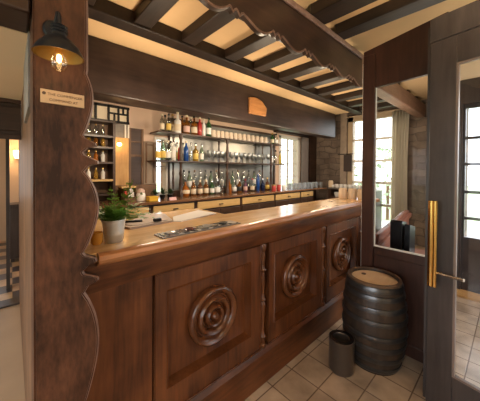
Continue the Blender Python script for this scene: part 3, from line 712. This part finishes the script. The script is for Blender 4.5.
# return unit along the far wall
ru = T('coffee_counter', (-2.5, 5.8, 0), 'dark service counter running along the far stone wall', 'counter')
MB().box(-3.0, -1.95, 5.62, 6.02, .0, .90).build('body', W_BACK, ru)
MB().box(-3.0, -1.95, 5.95, 6.02, .90, 1.08).build('back_board', W_BACK, ru)
MB().box(-3.0, -1.93, 5.60, 6.02, 1.08, 1.115).build('top', STEELTOP, ru, bevel=.004)
MB().box(-3.0, -2.94, 5.62, 5.95, .90, 1.08).build('side', W_BACK, ru); MB().box(-2.0, -1.95, 5.62, 5.95, .90, 1.08).build('side', W_BACK, ru)

# ------------------------------------------------------------------ mirror, shelf unit
mr = T('back_mirror', (-3.69, 3.0, 1.2), 'aged mirror on the wall behind the bottles', 'mirror')
MB().box(-3.7, -3.69, 1.84, 4.42, 1.14, 2.30).build('mirror_glass', MIRROR, mr)
fm = MB(); fm.box(-3.7, -3.67, 1.825, 1.85, 1.112, 2.34); fm.box(-3.7, -3.67, 4.40, 4.44, 1.112, 2.34); fm.box(-3.7, -3.67, 1.85, 4.40, 2.30, 2.34); fm.box(-3.7, -3.67, 1.85, 4.40, 1.112, 1.14)
fm.build('frame', W_BACK, mr)
su = T('bottle_shelf', (-3.48, 2.9, 1.112), 'dark wooden shelf unit holding bottles and glasses on the back bar', 'shelf')
MB().box(-3.62, -3.33, 1.50, 4.26, 2.04, 2.062).build('shelf', W_BACK, su, bevel=.003)
MB().box(-3.62, -3.33, 1.46, 4.34, 1.63, 1.652).build('shelf', W_BACK, su, bevel=.003)
MB().box(-3.64, -3.46, 1.80, 4.0, 1.112, 1.20).build('riser', W_BACK, su, bevel=.003)
for yy in (1.87, 2.77, 3.93):
    pfp = [(.022, 1.112), (.022, 1.17), (.014, 1.19), (.019, 1.30), (.014, 1.42), (.02, 1.46), (.014, 1.5), (.014, 1.60), (.02, 1.63), (.02, 1.66), (.013, 1.68), (.018, 1.80), (.013, 1.96), (.02, 1.99), (.02, 2.04)]
    MB().lathe([(r * 1.5, h) for r, h in pfp], (-3.36, yy, 0), 12).build('post', W_BACK, su)
    MB().lathe(pfp, (-3.60, yy, 0), 12).build('post', W_BACK, su)

# ---- bottles: one mesh set per kind
def gm(col, tr=.75, rough=.08): return plain('bottle_glass', col, rough, trans=tr)
GL = dict(clear=pane('clear_bottle', (.84, .87, .85), .12, .03), amber=gm((.55, .20, .03)), orange=gm((.72, .22, .03), .6), brown=gm((.20, .07, .02), .5), green=gm((.06, .16, .05), .6),
          palegreen=gm((.45, .60, .42)), blue=gm((.02, .10, .42), .45), navy=gm((.015, .03, .10), .4), red=gm((.60, .06, .05), .4), gold=gm((.78, .45, .08), .7), white=plain('frosted_bottle', (.76, .73, .68), .3), purple=gm((.22, .10, .16), .4), yellow=gm((.70, .52, .10), .6))
CP = dict(cream=plain('cap_cream', (.70, .60, .44), .4), black=plain('cap_black', (.02, .02, .02), .35), gold=plain('cap_gold', (.65, .42, .14), .3, .8), red=plain('cap_red', (.5, .05, .04), .4), silver=plain('cap_silver', (.6, .6, .6), .25, .9), brown=plain('cap_brown', (.20, .10, .05), .5))
LB = dict(cream=plain('label_cream', (.72, .60, .44), .6), white=plain('label_white', (.78, .76, .72), .6), yellow=plain('label_yellow', (.72, .50, .12), .6), black=plain('label_black', (.03, .03, .03), .5), pink=plain('label_pink', (.66, .42, .36), .6), none=None)
PROF = {  # radius, body top, neck radius, total
    'tall': [(.030, 0), (.0335, .006), (.034, .19), (.030, .215), (.016, .245), (.0125, .26), (.0125, .305)],
    'square_shouldered': [(.036, 0), (.040, .006), (.040, .165), (.037, .185), (.018, .205), (.013, .215), (.013, .285)],
    'squat': [(.042, 0), (.052, .015), (.056, .06), (.052, .11), (.034, .145), (.016, .165), (.013, .18), (.013, .235)],
    'slim': [(.025, 0), (.028, .006), (.028, .20), (.022, .235), (.0115, .27), (.011, .32)],
    'short': [(.030, 0), (.033, .006), (.033, .13), (.028, .15), (.013, .17), (.012, .215)],
}
cache = {}
def bottle_meshes(kind, g, c, l):
    k = (kind, g, c, l)
    if k in cache: return cache[k]
    p = PROF[kind]; top = p[-1][1]; rn = p[-1][0]
    b = MB().lathe([(.0001, 0.0)] + p + [(.0001, top)], seg=18).mesh('glass_body', GL[g])
    cp_ = MB().lathe([(rn + .003, top - .012), (rn + .0035, top + .018), (rn + .001, top + .022), (.0001, top + .022)], seg=14).mesh('cap', CP[c])
    lb = None
    if LB[l]:
        R_ = max(r for r, zz in p); zt = [zz for r, zz in p if r > R_ * .93][-1]
        if kind == 'squat': lb = MB().lathe([(.0562, .045), (.0575, .06), (.0575, .085), (.0555, .095)], seg=18).mesh('label', LB[l])
        else: lb = MB().lathe([(R_ + .0004, zt * .22), (R_ + .0014, zt * .23), (R_ + .0014, zt * .78), (R_ + .0004, zt * .79)], seg=18).mesh('label', LB[l])
    cache[k] = (b, cp_, lb); return cache[k]
GN = dict(clear='clear', amber='amber', orange='orange', brown='dark brown', green='dark green', palegreen='pale green', blue='bright blue', navy='dark navy', red='red', gold='golden', white='white', purple='dark purple', yellow='yellow')
def bottle(kind, g, c, l, x, y, z, label, group, s=1.):
    r = T('bottle', (x, y, z), label, 'bottle', group)
    b, cp_, lb = bottle_meshes(kind, g, c, l)
    inst('glass_body', b, r); inst('cap', cp_, r)
    if lb: inst('paper_label', lb, r)
    r.scale = (s * 1.2, s * 1.2, s); r.rotation_euler.z = random.uniform(0, 6)
    return r
KN = dict(tall='tall', square_shouldered='broad', squat='round', slim='slim tall', short='short')
ORD = ['first', 'second', 'third', 'fourth', 'fifth', 'sixth', 'seventh', 'eighth', 'ninth', 'tenth', 'eleventh', 'twelfth', 'thirteenth', 'fourteenth', 'fifteenth', 'sixteenth', 'seventeenth', 'eighteenth', 'nineteenth', 'twentieth']
def row(specs, X, Z, where, group):
    specs = sorted(specs, key=lambda s_: s_[0])
    for i, s_ in enumerate(specs):
        px_, kind, g, c, l = s_[:5]; sc_ = s_[5] if len(s_) > 5 else 1.
        lt = '' if l == 'none' else ', %s label' % l
        bottle(kind, g, c, l, X, y_at(px_, X), Z, '%s %s bottle, %s cap%s, %s from left %s' % (KN[kind], GN[g], c, lt, ORD[i], where), group, sc_)
row([(162, 'tall', 'clear', 'cream', 'cream', .8), (168.5, 'tall', 'clear', 'silver', 'yellow', .85), (177.5, 'square_shouldered', 'white', 'cream', 'cream', 1.05), (186.5, 'square_shouldered', 'amber', 'cream', 'pink', .98), (194, 'square_shouldered', 'amber', 'black', 'cream', 1.0),
     (199.5, 'tall', 'red', 'cream', 'none', .92), (203.5, 'slim', 'white', 'cream', 'none', .85), (208.5, 'tall', 'green', 'black', 'white', 1.0)], -3.42, 2.062, 'on top shelf', 'bottles on the top shelf')
row([(272, 'short', 'green', 'gold', 'cream', 1), (276, 'short', 'clear', 'black', 'white', 1.0)], -3.42, 2.062, 'at top shelf end', 'small bottles at the top shelf end')
row([(158, 'tall', 'clear', 'cream', 'yellow', .85), (163, 'tall', 'palegreen', 'silver', 'yellow', .9), (168, 'tall', 'clear', 'cream', 'white', .9), (173.5, 'tall', 'white', 'silver', 'none', .9), (180, 'tall', 'red', 'gold', 'none', .85), (186, 'tall', 'blue', 'cream', 'none', .95),
     (191, 'slim', 'clear', 'silver', 'none', .85), (195.5, 'square_shouldered', 'gold', 'silver', 'yellow', .95), (201.5, 'tall', 'palegreen', 'silver', 'white', .85)], -3.42, 1.652, 'on middle shelf', 'bottles on the middle shelf')
row([(271.5, 'tall', 'clear', 'brown', 'white', .85), (275.5, 'tall', 'clear', 'black', 'none', .9), (280, 'tall', 'yellow', 'black', 'none', .85)], -3.42, 1.652, 'at right end of middle shelf', 'bottles at the right end of the middle shelf')
row([(185.5, 'squat', 'orange', 'black', 'cream', 1.0), (193.5, 'short', 'amber', 'cream', 'cream', 1.05), (200, 'short', 'brown', 'cream', 'cream', 1.05), (206, 'short', 'amber', 'cream', 'cream', 1.05), (212, 'short', 'green', 'silver', 'white', 1.0), (217.5, 'short', 'clear', 'silver', 'white', 1.1), (222, 'short', 'clear', 'silver', 'none', 1.1),
     (229.5, 'square_shouldered', 'orange', 'brown', 'none', .8), (234.5, 'short', 'clear', 'silver', 'white', 1), (239.5, 'short', 'amber', 'silver', 'black', 1.), (245.5, 'square_shouldered', 'purple', 'red', 'pink', .78), (252.5, 'square_shouldered', 'clear', 'red', 'cream', .8), (258, 'slim', 'blue', 'silver', 'none', 1.05), (262.8, 'square_shouldered', 'navy', 'silver', 'none', .8), (267.5, 'square_shouldered', 'brown', 'gold', 'yellow', .85)],
    -3.39, 1.112, 'on back worktop', 'bottles standing on the back worktop')
row([(184 + 5.4 * i, ['slim', 'tall'][i % 2], ['clear', 'palegreen', 'clear', 'clear'][i % 4], ['black', 'black', 'brown', 'silver'][i % 4], ['none', 'white', 'none'][i % 3], .92) for i in range(15)],
    -3.56, 1.20, 'on riser under middle shelf', 'spirit bottles on the riser')
row([(160, 'tall', 'clear', 'silver', 'white', .9), (165.5, 'tall', 'clear', 'cream', 'cream', .95), (171, 'slim', 'clear', 'black', 'none', .9), (177, 'tall', 'clear', 'silver', 'yellow', .9), (183, 'tall', 'clear', 'black', 'none', .9)], -3.55, 1.652, 'in back of middle shelf', 'bottles at the back of the middle shelf')
row([(165, 'tall', 'clear', 'black', 'none', .85), (172.5, 'tall', 'clear', 'gold', 'cream', .95), (182, 'slim', 'amber', 'black', 'none', .9), (190.5, 'tall', 'clear', 'cream', 'none', .95)], -3.54, 2.062, 'in back of top shelf', 'bottles at the back of the top shelf')
# cream mugs on the top shelf
mug_b = MB().lathe([(.0001, 0), (.030, 0), (.038, .008), (.042, .06), (.036, .115), (.034, .125), (.030, .125), (.032, .112), (.036, .06), (.0001, .012)], seg=18).mesh('mug_body', CREAM)
mug_h = MB().tube([(0, .038, .095), (0, .062, .09), (0, .068, .065), (0, .060, .04), (0, .040, .032)], .006, 8).mesh('handle', CREAM)
for i in range(13):
    y = y_at(213.2 + i * 4.35, -3.42)
    r = T('stoneware_mug', (-3.42, y, 2.062), 'cream stoneware jug on the top shelf, %s from the left' % ORD[i], 'jug', 'cream jugs on the top shelf')
    inst('body', mug_b, r); inst('handle', mug_h, r); r.rotation_euler.z = -.9
# stem glasses on middle shelf
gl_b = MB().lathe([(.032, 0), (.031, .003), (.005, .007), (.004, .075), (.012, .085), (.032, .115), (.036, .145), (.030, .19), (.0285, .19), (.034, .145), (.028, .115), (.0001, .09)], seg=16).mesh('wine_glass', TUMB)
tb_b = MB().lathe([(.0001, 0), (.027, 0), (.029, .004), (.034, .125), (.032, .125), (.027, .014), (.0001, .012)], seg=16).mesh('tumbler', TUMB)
def mk(me, name, loc, label, cat, group):
    o = bpy.data.objects.new(name, me); COL.objects.link(o); o.location = loc; return tag(o, label, cat, group)
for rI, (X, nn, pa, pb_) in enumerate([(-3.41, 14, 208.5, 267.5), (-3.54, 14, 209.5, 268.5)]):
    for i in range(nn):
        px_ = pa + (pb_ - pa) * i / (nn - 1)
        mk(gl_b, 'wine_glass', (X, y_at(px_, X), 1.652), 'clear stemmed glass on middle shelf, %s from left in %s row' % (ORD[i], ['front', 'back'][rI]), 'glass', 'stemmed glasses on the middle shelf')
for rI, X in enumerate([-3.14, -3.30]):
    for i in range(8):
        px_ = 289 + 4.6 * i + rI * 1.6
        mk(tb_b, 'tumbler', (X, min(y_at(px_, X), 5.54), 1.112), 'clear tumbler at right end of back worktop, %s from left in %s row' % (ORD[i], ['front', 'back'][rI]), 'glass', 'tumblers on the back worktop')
# tins, cup
def tin(px_, X, z, r_, h_, mat, label, cat, lidm=None):
    y = y_at(px_, X); t_ = T('tin', (X, y, z), label, cat)
    MB().lathe([(r_ * .96, z), (r_, z + .004), (r_, z + h_ - .01), (r_ * .97, z + h_ - .008)], (X, y, 0), 18).build('can', mat, t_)
    MB().lathe([(r_ * 1.02, z + h_ - .018), (r_ * 1.02, z + h_), (.0001, z + h_ + .001)], (X, y, 0), 18).build('lid', lidm or mat, t_)
    return t_
tin(274, -3.22, 1.112, .042, .12, REDT, 'red tin beside the bottles on the back worktop, left of a pair', 'tin', CP['gold'])
tin(279, -3.22, 1.112, .042, .115, REDT, 'red tin beside the tumblers on the back worktop, right of a pair', 'tin', REDT)
tin(284, -3.22, 1.112, .04, .10, WHITE, 'white tin with pale lid beside the red tins', 'tin', WHITE)
# white cups on the coffee counter
cup_b = MB().lathe([(.0001, 0), (.024, 0), (.034, .02), (.042, .065), (.039, .065), (.031, .022), (.0001, .01)], seg=16).mesh('cup_body', WHITE)
cup_h = MB().tube([(0, .038, .05), (0, .06, .048), (0, .062, .03), (0, .034, .022)], .005, 6).mesh('handle', WHITE)
sau = MB().lathe([(.0001, 0), (.04, 0), (.068, .012), (.066, .014), (.04, .004), (.0001, .004)], seg=18).mesh('saucer', WHITE)
k = 0
for lay in range(2):
    for i in range(9):
        x = -2.93 + i * .105 + lay * .04
        r = T('coffee_cup', (x, 5.70 + .12 * lay, 1.115), 'white coffee cup on service counter, %s from left in %s row' % (ORD[i], ['front', 'back'][lay]), 'cup', 'white cups on the service counter')
        inst('body', cup_b, r); inst('handle', cup_h, r); r.rotation_euler.z = 2.2
        if lay == 1:
            r.location.z += .014
            mk(sau, 'saucer', (x, 5.82, 1.115), 'white saucer under the back row cup, %s from the left' % ORD[i], 'saucer', 'white saucers on the service counter')
for i in range(4):
    r = T('white_bowl', (-2.84 + .17 * i, 5.72, .90), 'small white bowl on the open shelf below the cups, %s from the left' % ORD[i], 'bowl', 'white bowls below the cups')
    inst('body', cup_b, r); r.scale = (1.5, 1.5, 1.6)
tag(MB().lathe([(.05, 1.115), (.055, 1.12), (.055, 1.25), (.045, 1.27), (.045, 1.28), (.0001, 1.282)], (-2.98, 5.70, 0), 18).build('canister', SACK), 'cream canister at the corner between tumblers and white cups', 'canister')
# dark plant near window
pp = T('potted_plant', (-2.12, 5.85, 1.115), 'dark leafy potted plant on the service counter before the far window', 'plant')
MB().lathe([(.05, 1.115), (.065, 1.21), (.06, 1.21), (.0001, 1.2)], (-2.12, 5.85, 0), 16).build('pot', BLACK, pp)
lf = MB()
for k in range(70):
    a = rnd.uniform(0, 6.28); e = rnd.uniform(.2, 1.5); l = rnd.uniform(.08, .2); d = Vector((cos(a) * cos(e), sin(a) * cos(e), sin(e))); p = Vector((-2.12, 5.85, 1.2)) + d * l
    s_ = Vector((-sin(a), cos(a), 0)) * .022
    lf.add([p - d * .05, p + s_, p + d * .05, p - s_], [(0, 1, 2, 3)])
lf.build('leaves', LEAFD, pp, recalc=False)

# ------------------------------------------------------------------ left end of the back bar
oc = T('open_cabinet', (-3.6, .78, 1.112), 'tall dark open cabinet with lit shelves next to the carved post', 'cabinet')
MB().box(-3.7, -3.68, .42, .98, 1.112, 2.14).build('back_panel', W_WARM, oc)
MB().box(-3.7, -3.45, .955, .985, 1.112, 2.14).build('side', W_BACK, oc); MB().box(-3.7, -3.45, .42, .45, 1.112, 2.14).build('side', W_BACK, oc)
for zz in (1.20, 1.38, 1.60, 1.79, 1.93, 2.12): MB().box(-3.68, -3.44, .45, .955, zz - .012, zz + .012).build('shelf', W_DRAW if zz in (1.38,) else W_BACK, oc)
ci = 0
for zi, zz in enumerate((1.392, 1.612, 1.802, 1.942)):
    for j, yy in enumerate((.70, .78, .86)):
        g = [['white', 'gold', 'white'], ['gold', 'orange', 'white'], ['gold', 'amber', 'gold'], ['clear', 'clear', 'clear']][zi][j]
        bottle('short', g, 'gold', 'none', -3.54, yy, zz, 'small %s bottle, lit open cabinet, %s from left on %s shelf' % (GN[g], ORD[j], ['lowest', 'second', 'third', 'topmost'][zi]), 'small bottles in the open cabinet', .62)
lt = T('lattice_screen', (-3.55, .9, 2.14), 'black iron lattice with cream panes above the open cabinet', 'lattice')
MB().box(-3.62, -3.6, .42, 1.20, 2.14, 2.36).build('cream_panes', PLCREAM, lt)
lm = MB()
for yy in (.45, .62, .79, .94, 1.06, 1.18): lm.box(-3.60, -3.575, yy - .012, yy + .012, 2.14, 2.36)
for zz in (2.15, 2.35): lm.box(-3.60, -3.575, .42, 1.2, zz - .015, zz + .015)
lm.box(-3.60, -3.575, .94, 1.18, 2.25, 2.27); lm.box(-3.60, -3.575, 1.0, 1.02, 2.15, 2.26); lm.box(-3.60, -3.575, 1.11, 1.13, 2.26, 2.36)
lm.build('iron_bars', BLKIRON, lt)
gp = T('glazed_cupboard', (-3.6, 1.08, 1.95), 'small glazed cupboard over the amber wooden panel', 'cupboard')
MB().box(-3.7, -3.6, .99, 1.20, 1.95, 2.13).build('body', STONE_G, gp)
gq = MB(); gq.box(-3.60, -3.585, .99, 1.01, 1.95, 2.13); gq.box(-3.60, -3.585, 1.14, 1.16, 1.95, 2.13); gq.box(-3.60, -3.585, 1.18, 1.20, 1.95, 2.13); gq.build('door_frame', WHITEF, gp)
am = T('amber_panel', (-3.65, 1.08, 1.3), 'amber wooden board standing in for the mirror reflection behind the small globe', 'panel')  # boards, globe and frame from here on stand in for the mirror's reflection
MB().box(-3.7, -3.6, .99, 1.20, 1.30, 1.95).build('board', W_AMBER, am, bevel=.005)
MB().box(-3.60, -3.585, .985, 1.0, 1.30, 1.95).build('edge_strip', W_WARM, am)
la = T('small_lamp', (-3.55, 1.06, 1.84), 'small glowing globe standing in for a reflected lamp on the amber board', 'lamp')
MB().lathe([(.0001, 0), (.02, .004), (.03, .02), (.03, .035), (.02, .05), (.0001, .055)], (-3.55, 1.06, 1.825), 14).build('globe', SCONCE, la)
MB().tube([(-3.6, 1.06, 1.89), (-3.55, 1.06, 1.89), (-3.55, 1.06, 1.878)], .006, 8).build('bracket', BRASS, la)
dp = T('reflection_panel', (-3.66, 1.31, 1.3), 'dark panel standing in for the mirror reflection between amber board and beige frame', 'cupboard')  # flat dark panel built in place of a dark part of the reflection
MB().box(-3.7, -3.63, 1.205, 1.41, 1.3, 2.10).build('board', W_BACK, dp)
dq = MB(); dq.box(-3.63, -3.615, 1.205, 1.235, 1.3, 2.1); dq.box(-3.63, -3.615, 1.38, 1.41, 1.3, 2.1); dq.box(-3.63, -3.615, 1.235, 1.38, 1.70, 1.73); dq.box(-3.63, -3.615, 1.235, 1.38, 1.9, 1.92); dq.build('frame', W_WARM, dp)
jb = SE('trim_45', (-3.66, 1.51, 1.3), 'beige stone frame standing in for the mirror reflection left of the bright opening', 'trim')  # frame built in place of the reflected stonework
MB().box(-3.7, -3.62, 1.415, 1.595, 1.3, 1.93).build('stone', STONE_L, jb, bevel=.006)
jq = MB(); jq.box(-3.62, -3.61, 1.44, 1.46, 1.32, 1.91); jq.box(-3.62, -3.61, 1.55, 1.57, 1.32, 1.91); jq.box(-3.62, -3.61, 1.46, 1.55, 1.87, 1.89); jq.build('frame_line', W_WARM, jb)
# splash shelf and clutter on the left of the back worktop
tag(MB().box(-3.7, -3.6, .99, 1.6, 1.112, 1.30).build('back_ledge', W_WARM, bevel=.004), 'low wooden ledge at the back of the worktop below the amber panel', 'ledge')
gj = T('glass_canister', (-3.42, 1.12, 1.112), 'square glass canister on the back worktop above the fern', 'canister')
MB().box(-3.50, -3.34, 1.03, 1.20, 1.115, 1.28).build('container', pane('olive_glass', (.55, .5, .3), .1), gj); MB().box(-3.505, -3.335, 1.025, 1.205, 1.28, 1.30).build('lid', W_DRAW, gj)
MB().lathe([(.03, 1.118), (.045, 1.15), (.045, 1.20), (.0001, 1.23)], (-3.42, 1.12, 0), 12).build('contents', LEAFD, gj)
wj = T('white_jar', (-3.25, y_at(141, -3.25), 1.112), 'white jar with pink shoulder on the back worktop beside the yellow box', 'jar')
yj = y_at(141, -3.25)
MB().lathe([(.05, 1.112), (.055, 1.118), (.055, 1.20), (.045, 1.22)], (-3.25, yj, 0), 20).build('jar_body', WHITE, wj)
MB().lathe([(.045, 1.215), (.05, 1.22), (.045, 1.25), (.028, 1.27), (.0001, 1.275)], (-3.25, yj, 0), 20).build('lid', plain('jar_lid', (.55, .38, .32), .4), wj)
yb = y_at(152.5, -3.17)
yo = T('yellow_box', (-3.17, yb, 1.112), 'small yellow box on the back worktop', 'box')
MB().box(-3.22, -3.12, yb - .06, yb + .06, 1.112, 1.16).build('box', YELLOW, yo, bevel=.003); MB().box(-3.224, -3.116, yb - .064, yb + .064, 1.155, 1.172).build('lid', YELLOW, yo, bevel=.003)
yp = y_at(172.5, -3.1)
tag(MB().prism([(-3.11, 1.112), (-3.075, 1.112), (-3.09, 1.15)], 'y', yp - .05, yp + .05).build('table_card', PINKC), 'small pink tent card at the front edge of the back worktop', 'card')
yr_ = y_at(129, -3.3)
rb = T('condiment_basket', (-3.3, yr_, 1.112), 'small basket of red and white packets on the back worktop', 'basket')
MB().box(-3.36, -3.24, yr_ - .07, yr_ + .07, 1.112, 1.17).build('basket', W_WARM, rb)
MB().box(-3.34, -3.30, yr_ - .05, yr_ + .0, 1.17, 1.24).build('packet', REDT, rb); MB().box(-3.30, -3.26, yr_ - .02, yr_ + .05, 1.17, 1.23).build('packet', WHITE, rb); MB().box(-3.35, -3.32, yr_ + .01, yr_ + .06, 1.17, 1.27).build('packet', PAPERW, rb)
for i, (pxx, s_) in enumerate([(155, .8), (162.5, .85), (170, .8)]):
    y = y_at(pxx, -3.28)
    p = T('herb_pot', (-3.28, y, 1.112), ['dark leafy herb pot behind the yellow box, leftmost of three', 'dark leafy herb pot in the middle of three on the back worktop', 'dark leafy herb pot behind the pink card'][i], 'plant', 'herb pots on the back worktop')
    MB().lathe([(.03, 1.112), (.04, 1.17), (.036, 1.17), (.0001, 1.165)], (-3.28, y, 0), 14).build('pot', BLACK, p)
    lf = MB()
    for k in range(60):
        a = rnd.uniform(0, 6.28); e = rnd.uniform(-.1, 1.5); l = rnd.uniform(.03, .095) * s_; d = Vector((cos(a) * cos(e), sin(a) * cos(e), sin(e))); q_ = Vector((-3.28, y, 1.17)) + d * l
        sd = Vector((-sin(a), cos(a), 0)) * .014
        lf.add([q_ - d * .025, q_ + sd, q_ + d * .025, q_ - sd], [(0, 1, 2, 3)])
    lf.build('leaves', LEAFD, p, recalc=False)

# ------------------------------------------------------------------ next room (left edge)
bn = T('dark_chest', (-5.6, .06, 0), 'dark wooden chest in the next room beyond the passage', 'chest')
MB().box(-5.75, -5.45, -.03, .19, .06, .90).build('body', W_DOOR, bn, bevel=.01); MB().box(-5.77, -5.43, -.04, .20, .90, .94).build('lid', W_DOOR, bn)
for yy in (-.02, .13): MB().box(-5.73, -5.47, yy, yy + .05, 0, .06).build('foot', W_DOOR, bn)
sl = T('sconce', (-5.95, .07, 1.78), 'glowing wall sconce in the next room at the left edge', 'lamp')
S(MB().box(-6.1, -6.0, -.04, 1.5, 0, 2.6).build('wall_nook', PLWALL), 'lit plaster wall beyond the passage', 'wall')
MB().lathe([(.03, 1.70), (.05, 1.76), (.055, 1.84), (.0001, 1.84)], (-5.92, .07, 0), 14).build('shade', SCONCE, sl)
MB().tube([(-6.0, .07, 1.70), (-5.92, .07, 1.70)], .012, 8).build('bracket', BRASS, sl)
S(MB().box(-7.2, -7.18, -1.0, -.25, .9, 2.0).build('window_3', emit('daylit_window', (.9, .95, 1), 2.5)), 'bright window of the next room', 'window')

# ------------------------------------------------------------------ outdoors
S(MB().box(-30, 30, -30, 40, -.35, -.15).build('ground', GRASS), 'green lawn outside', 'ground')
S(MB().box(-3, 6, 4.6, 9, -.15, -.12).build('pavement', PAVE), 'pale paving outside the door', 'ground')
def shrub(x, y, r, h, label):
    t = T('shrub', (x, y, -.15), label, 'shrub', 'shrubs outside')
    MB().tube([(x, y, -.15), (x, y, h * .5)], .05, 8).build('stem', W_WARM, t)
    lf = MB()
    for k in range(110):
        v = Vector((rnd.gauss(0, 1), rnd.gauss(0, 1), rnd.gauss(0, 1))).normalized() * r * rnd.uniform(.6, 1); c = Vector((x, y, h * .6)) + Vector((v.x, v.y, v.z * h * .5 / r))
        a = Vector((rnd.gauss(0, 1), rnd.gauss(0, 1), rnd.gauss(0, 1))).normalized() * .14; b = a.cross(Vector((rnd.gauss(0, 1), rnd.gauss(0, 1), 1))).normalized() * .08
        lf.add([c - a, c + b, c + a, c - b], [(0, 1, 2, 3)])
    lf.build('leaves', BUSH, t, recalc=False)
shrub(-2.9, 9.5, .7, 2.3, 'green shrub outside the far window, in its right half')
shrub(-5.0, 10.5, .8, 2.0, 'green shrub outside the far window, in its left half')

# ------------------------------------------------------------------ light
w = bpy.data.worlds.new('sky'); scn.world = w; w.use_nodes = True
bgn = w.node_tree.nodes['Background']; bgn.inputs[0].default_value = (.92, .96, 1.0, 1); bgn.inputs[1].default_value = 5.0
def area(name, loc, rot, sx, sy, e, col=(1, 1, 1), portal=False):
    l = bpy.data.lights.new(name, 'AREA'); l.shape = 'RECTANGLE'; l.size = sx; l.size_y = sy; l.energy = e; l.color = col
    o = bpy.data.objects.new(name, l); COL.objects.link(o); o.location = loc; o.rotation_euler = [radians(a) for a in rot]
    if portal: l.cycles.is_portal = True
    return o
# window daylight (portals only guide the sky's own light through the openings)
area('portal', (-2.1, -2.19, 1.5), (90, 0, 0), 1.8, 2., 1, portal=True)
area('portal', (.5, -2.19, 1.5), (90, 0, 0), 2.2, 2., 1, portal=True)
area('portal', (-2.17, 6.09, 1.5), (-90, 0, 0), 1.1, 2.7, 1, portal=True)
area('portal', (-3.69, 5.02, 1.66), (0, -90, 0), 1.3, .8, 1, portal=True)
area('portal', (1.48, 4.19, 1.37), (-90, 0, 0), 1.44, 2.5, 1, portal=True)
area('portal', (.06, 4.19, 1.5), (-90, 0, 0), 1.0, 1.7, 1, portal=True)
def point(name, loc, e, col, r=.05):
    l = bpy.data.lights.new(name, 'POINT'); l.energy = e; l.color = col; l.shadow_soft_size = r
    o = bpy.data.objects.new(name, l); COL.objects.link(o); o.location = loc; return o
WARM = (1, .80, .56)
point('bar_lamp', (-2.3, 1.0, 2.0), 38, WARM, .12)
point('bar_lamp', (-2.3, 2.6, 2.0), 40, WARM, .12)
point('bar_lamp', (-2.3, 4.3, 2.0), 38, WARM, .12)
point('lounge_lamp', (.4, 1.2, 1.9), 14, (1, .88, .72), .15)
point('lounge_lamp', (.5, -1.0, 1.9), 16, (1, .88, .72), .15)
sp = bpy.data.lights.new('ceiling_fill', 'SPOT'); sp.energy = 200; sp.color = WARM; sp.spot_size = radians(150); sp.spot_blend = .6; sp.shadow_soft_size = .15  # added fill that brightens the lounge ceiling, with no fitting there
so = bpy.data.objects.new('ceiling_fill', sp); COL.objects.link(so); so.location = (.5, 1.25, 1.9); so.rotation_euler = (radians(180), 0, 0)
point('vestibule_fill', (.9, 3.2, 2.2), 26, (1, .95, .88), .15)  # added fill to brighten the vestibule plaster and floor
point('alcove_fill', (-.95, 4.7, 2.1), 16, (1, .88, .72), .15)  # added fill for the alcove, in place of light from the far window
point('sconce_lamp', (-5.82, .07, 1.80), 10, (1, .6, .28), .06)
point('passage_lamp', (-2.0, -1.0, 1.6), 11, WARM, .12)
point('next_room_lamp', (-4.6, -1.0, 2.2), 26, WARM, .12)
point('amber_lamp', (-3.5, 1.06, 1.85), 1.2, (1, .6, .25), .03)  # light of the globe built in place of a reflected lamp
point('bulb_lamp', (lx, ly, 1.835), .12, (1, .6, .25), .02)
area('portal', (2.19, 3.3, 1.4), (0, 90, 0), 2.4, 1.6, 1, portal=True)

scn.view_settings.view_transform = 'Standard'; scn.view_settings.look = 'None'
scn.view_settings.exposure = 0.15; scn.view_settings.gamma = 1.0; scn.view_settings.use_curve_mapping = False
scn.cycles.sample_clamp_indirect = 6.0
scn.cycles.max_bounces = 10; scn.cycles.transparent_max_bounces = 24; scn.cycles.caustics_reflective = False; scn.cycles.caustics_refractive = False
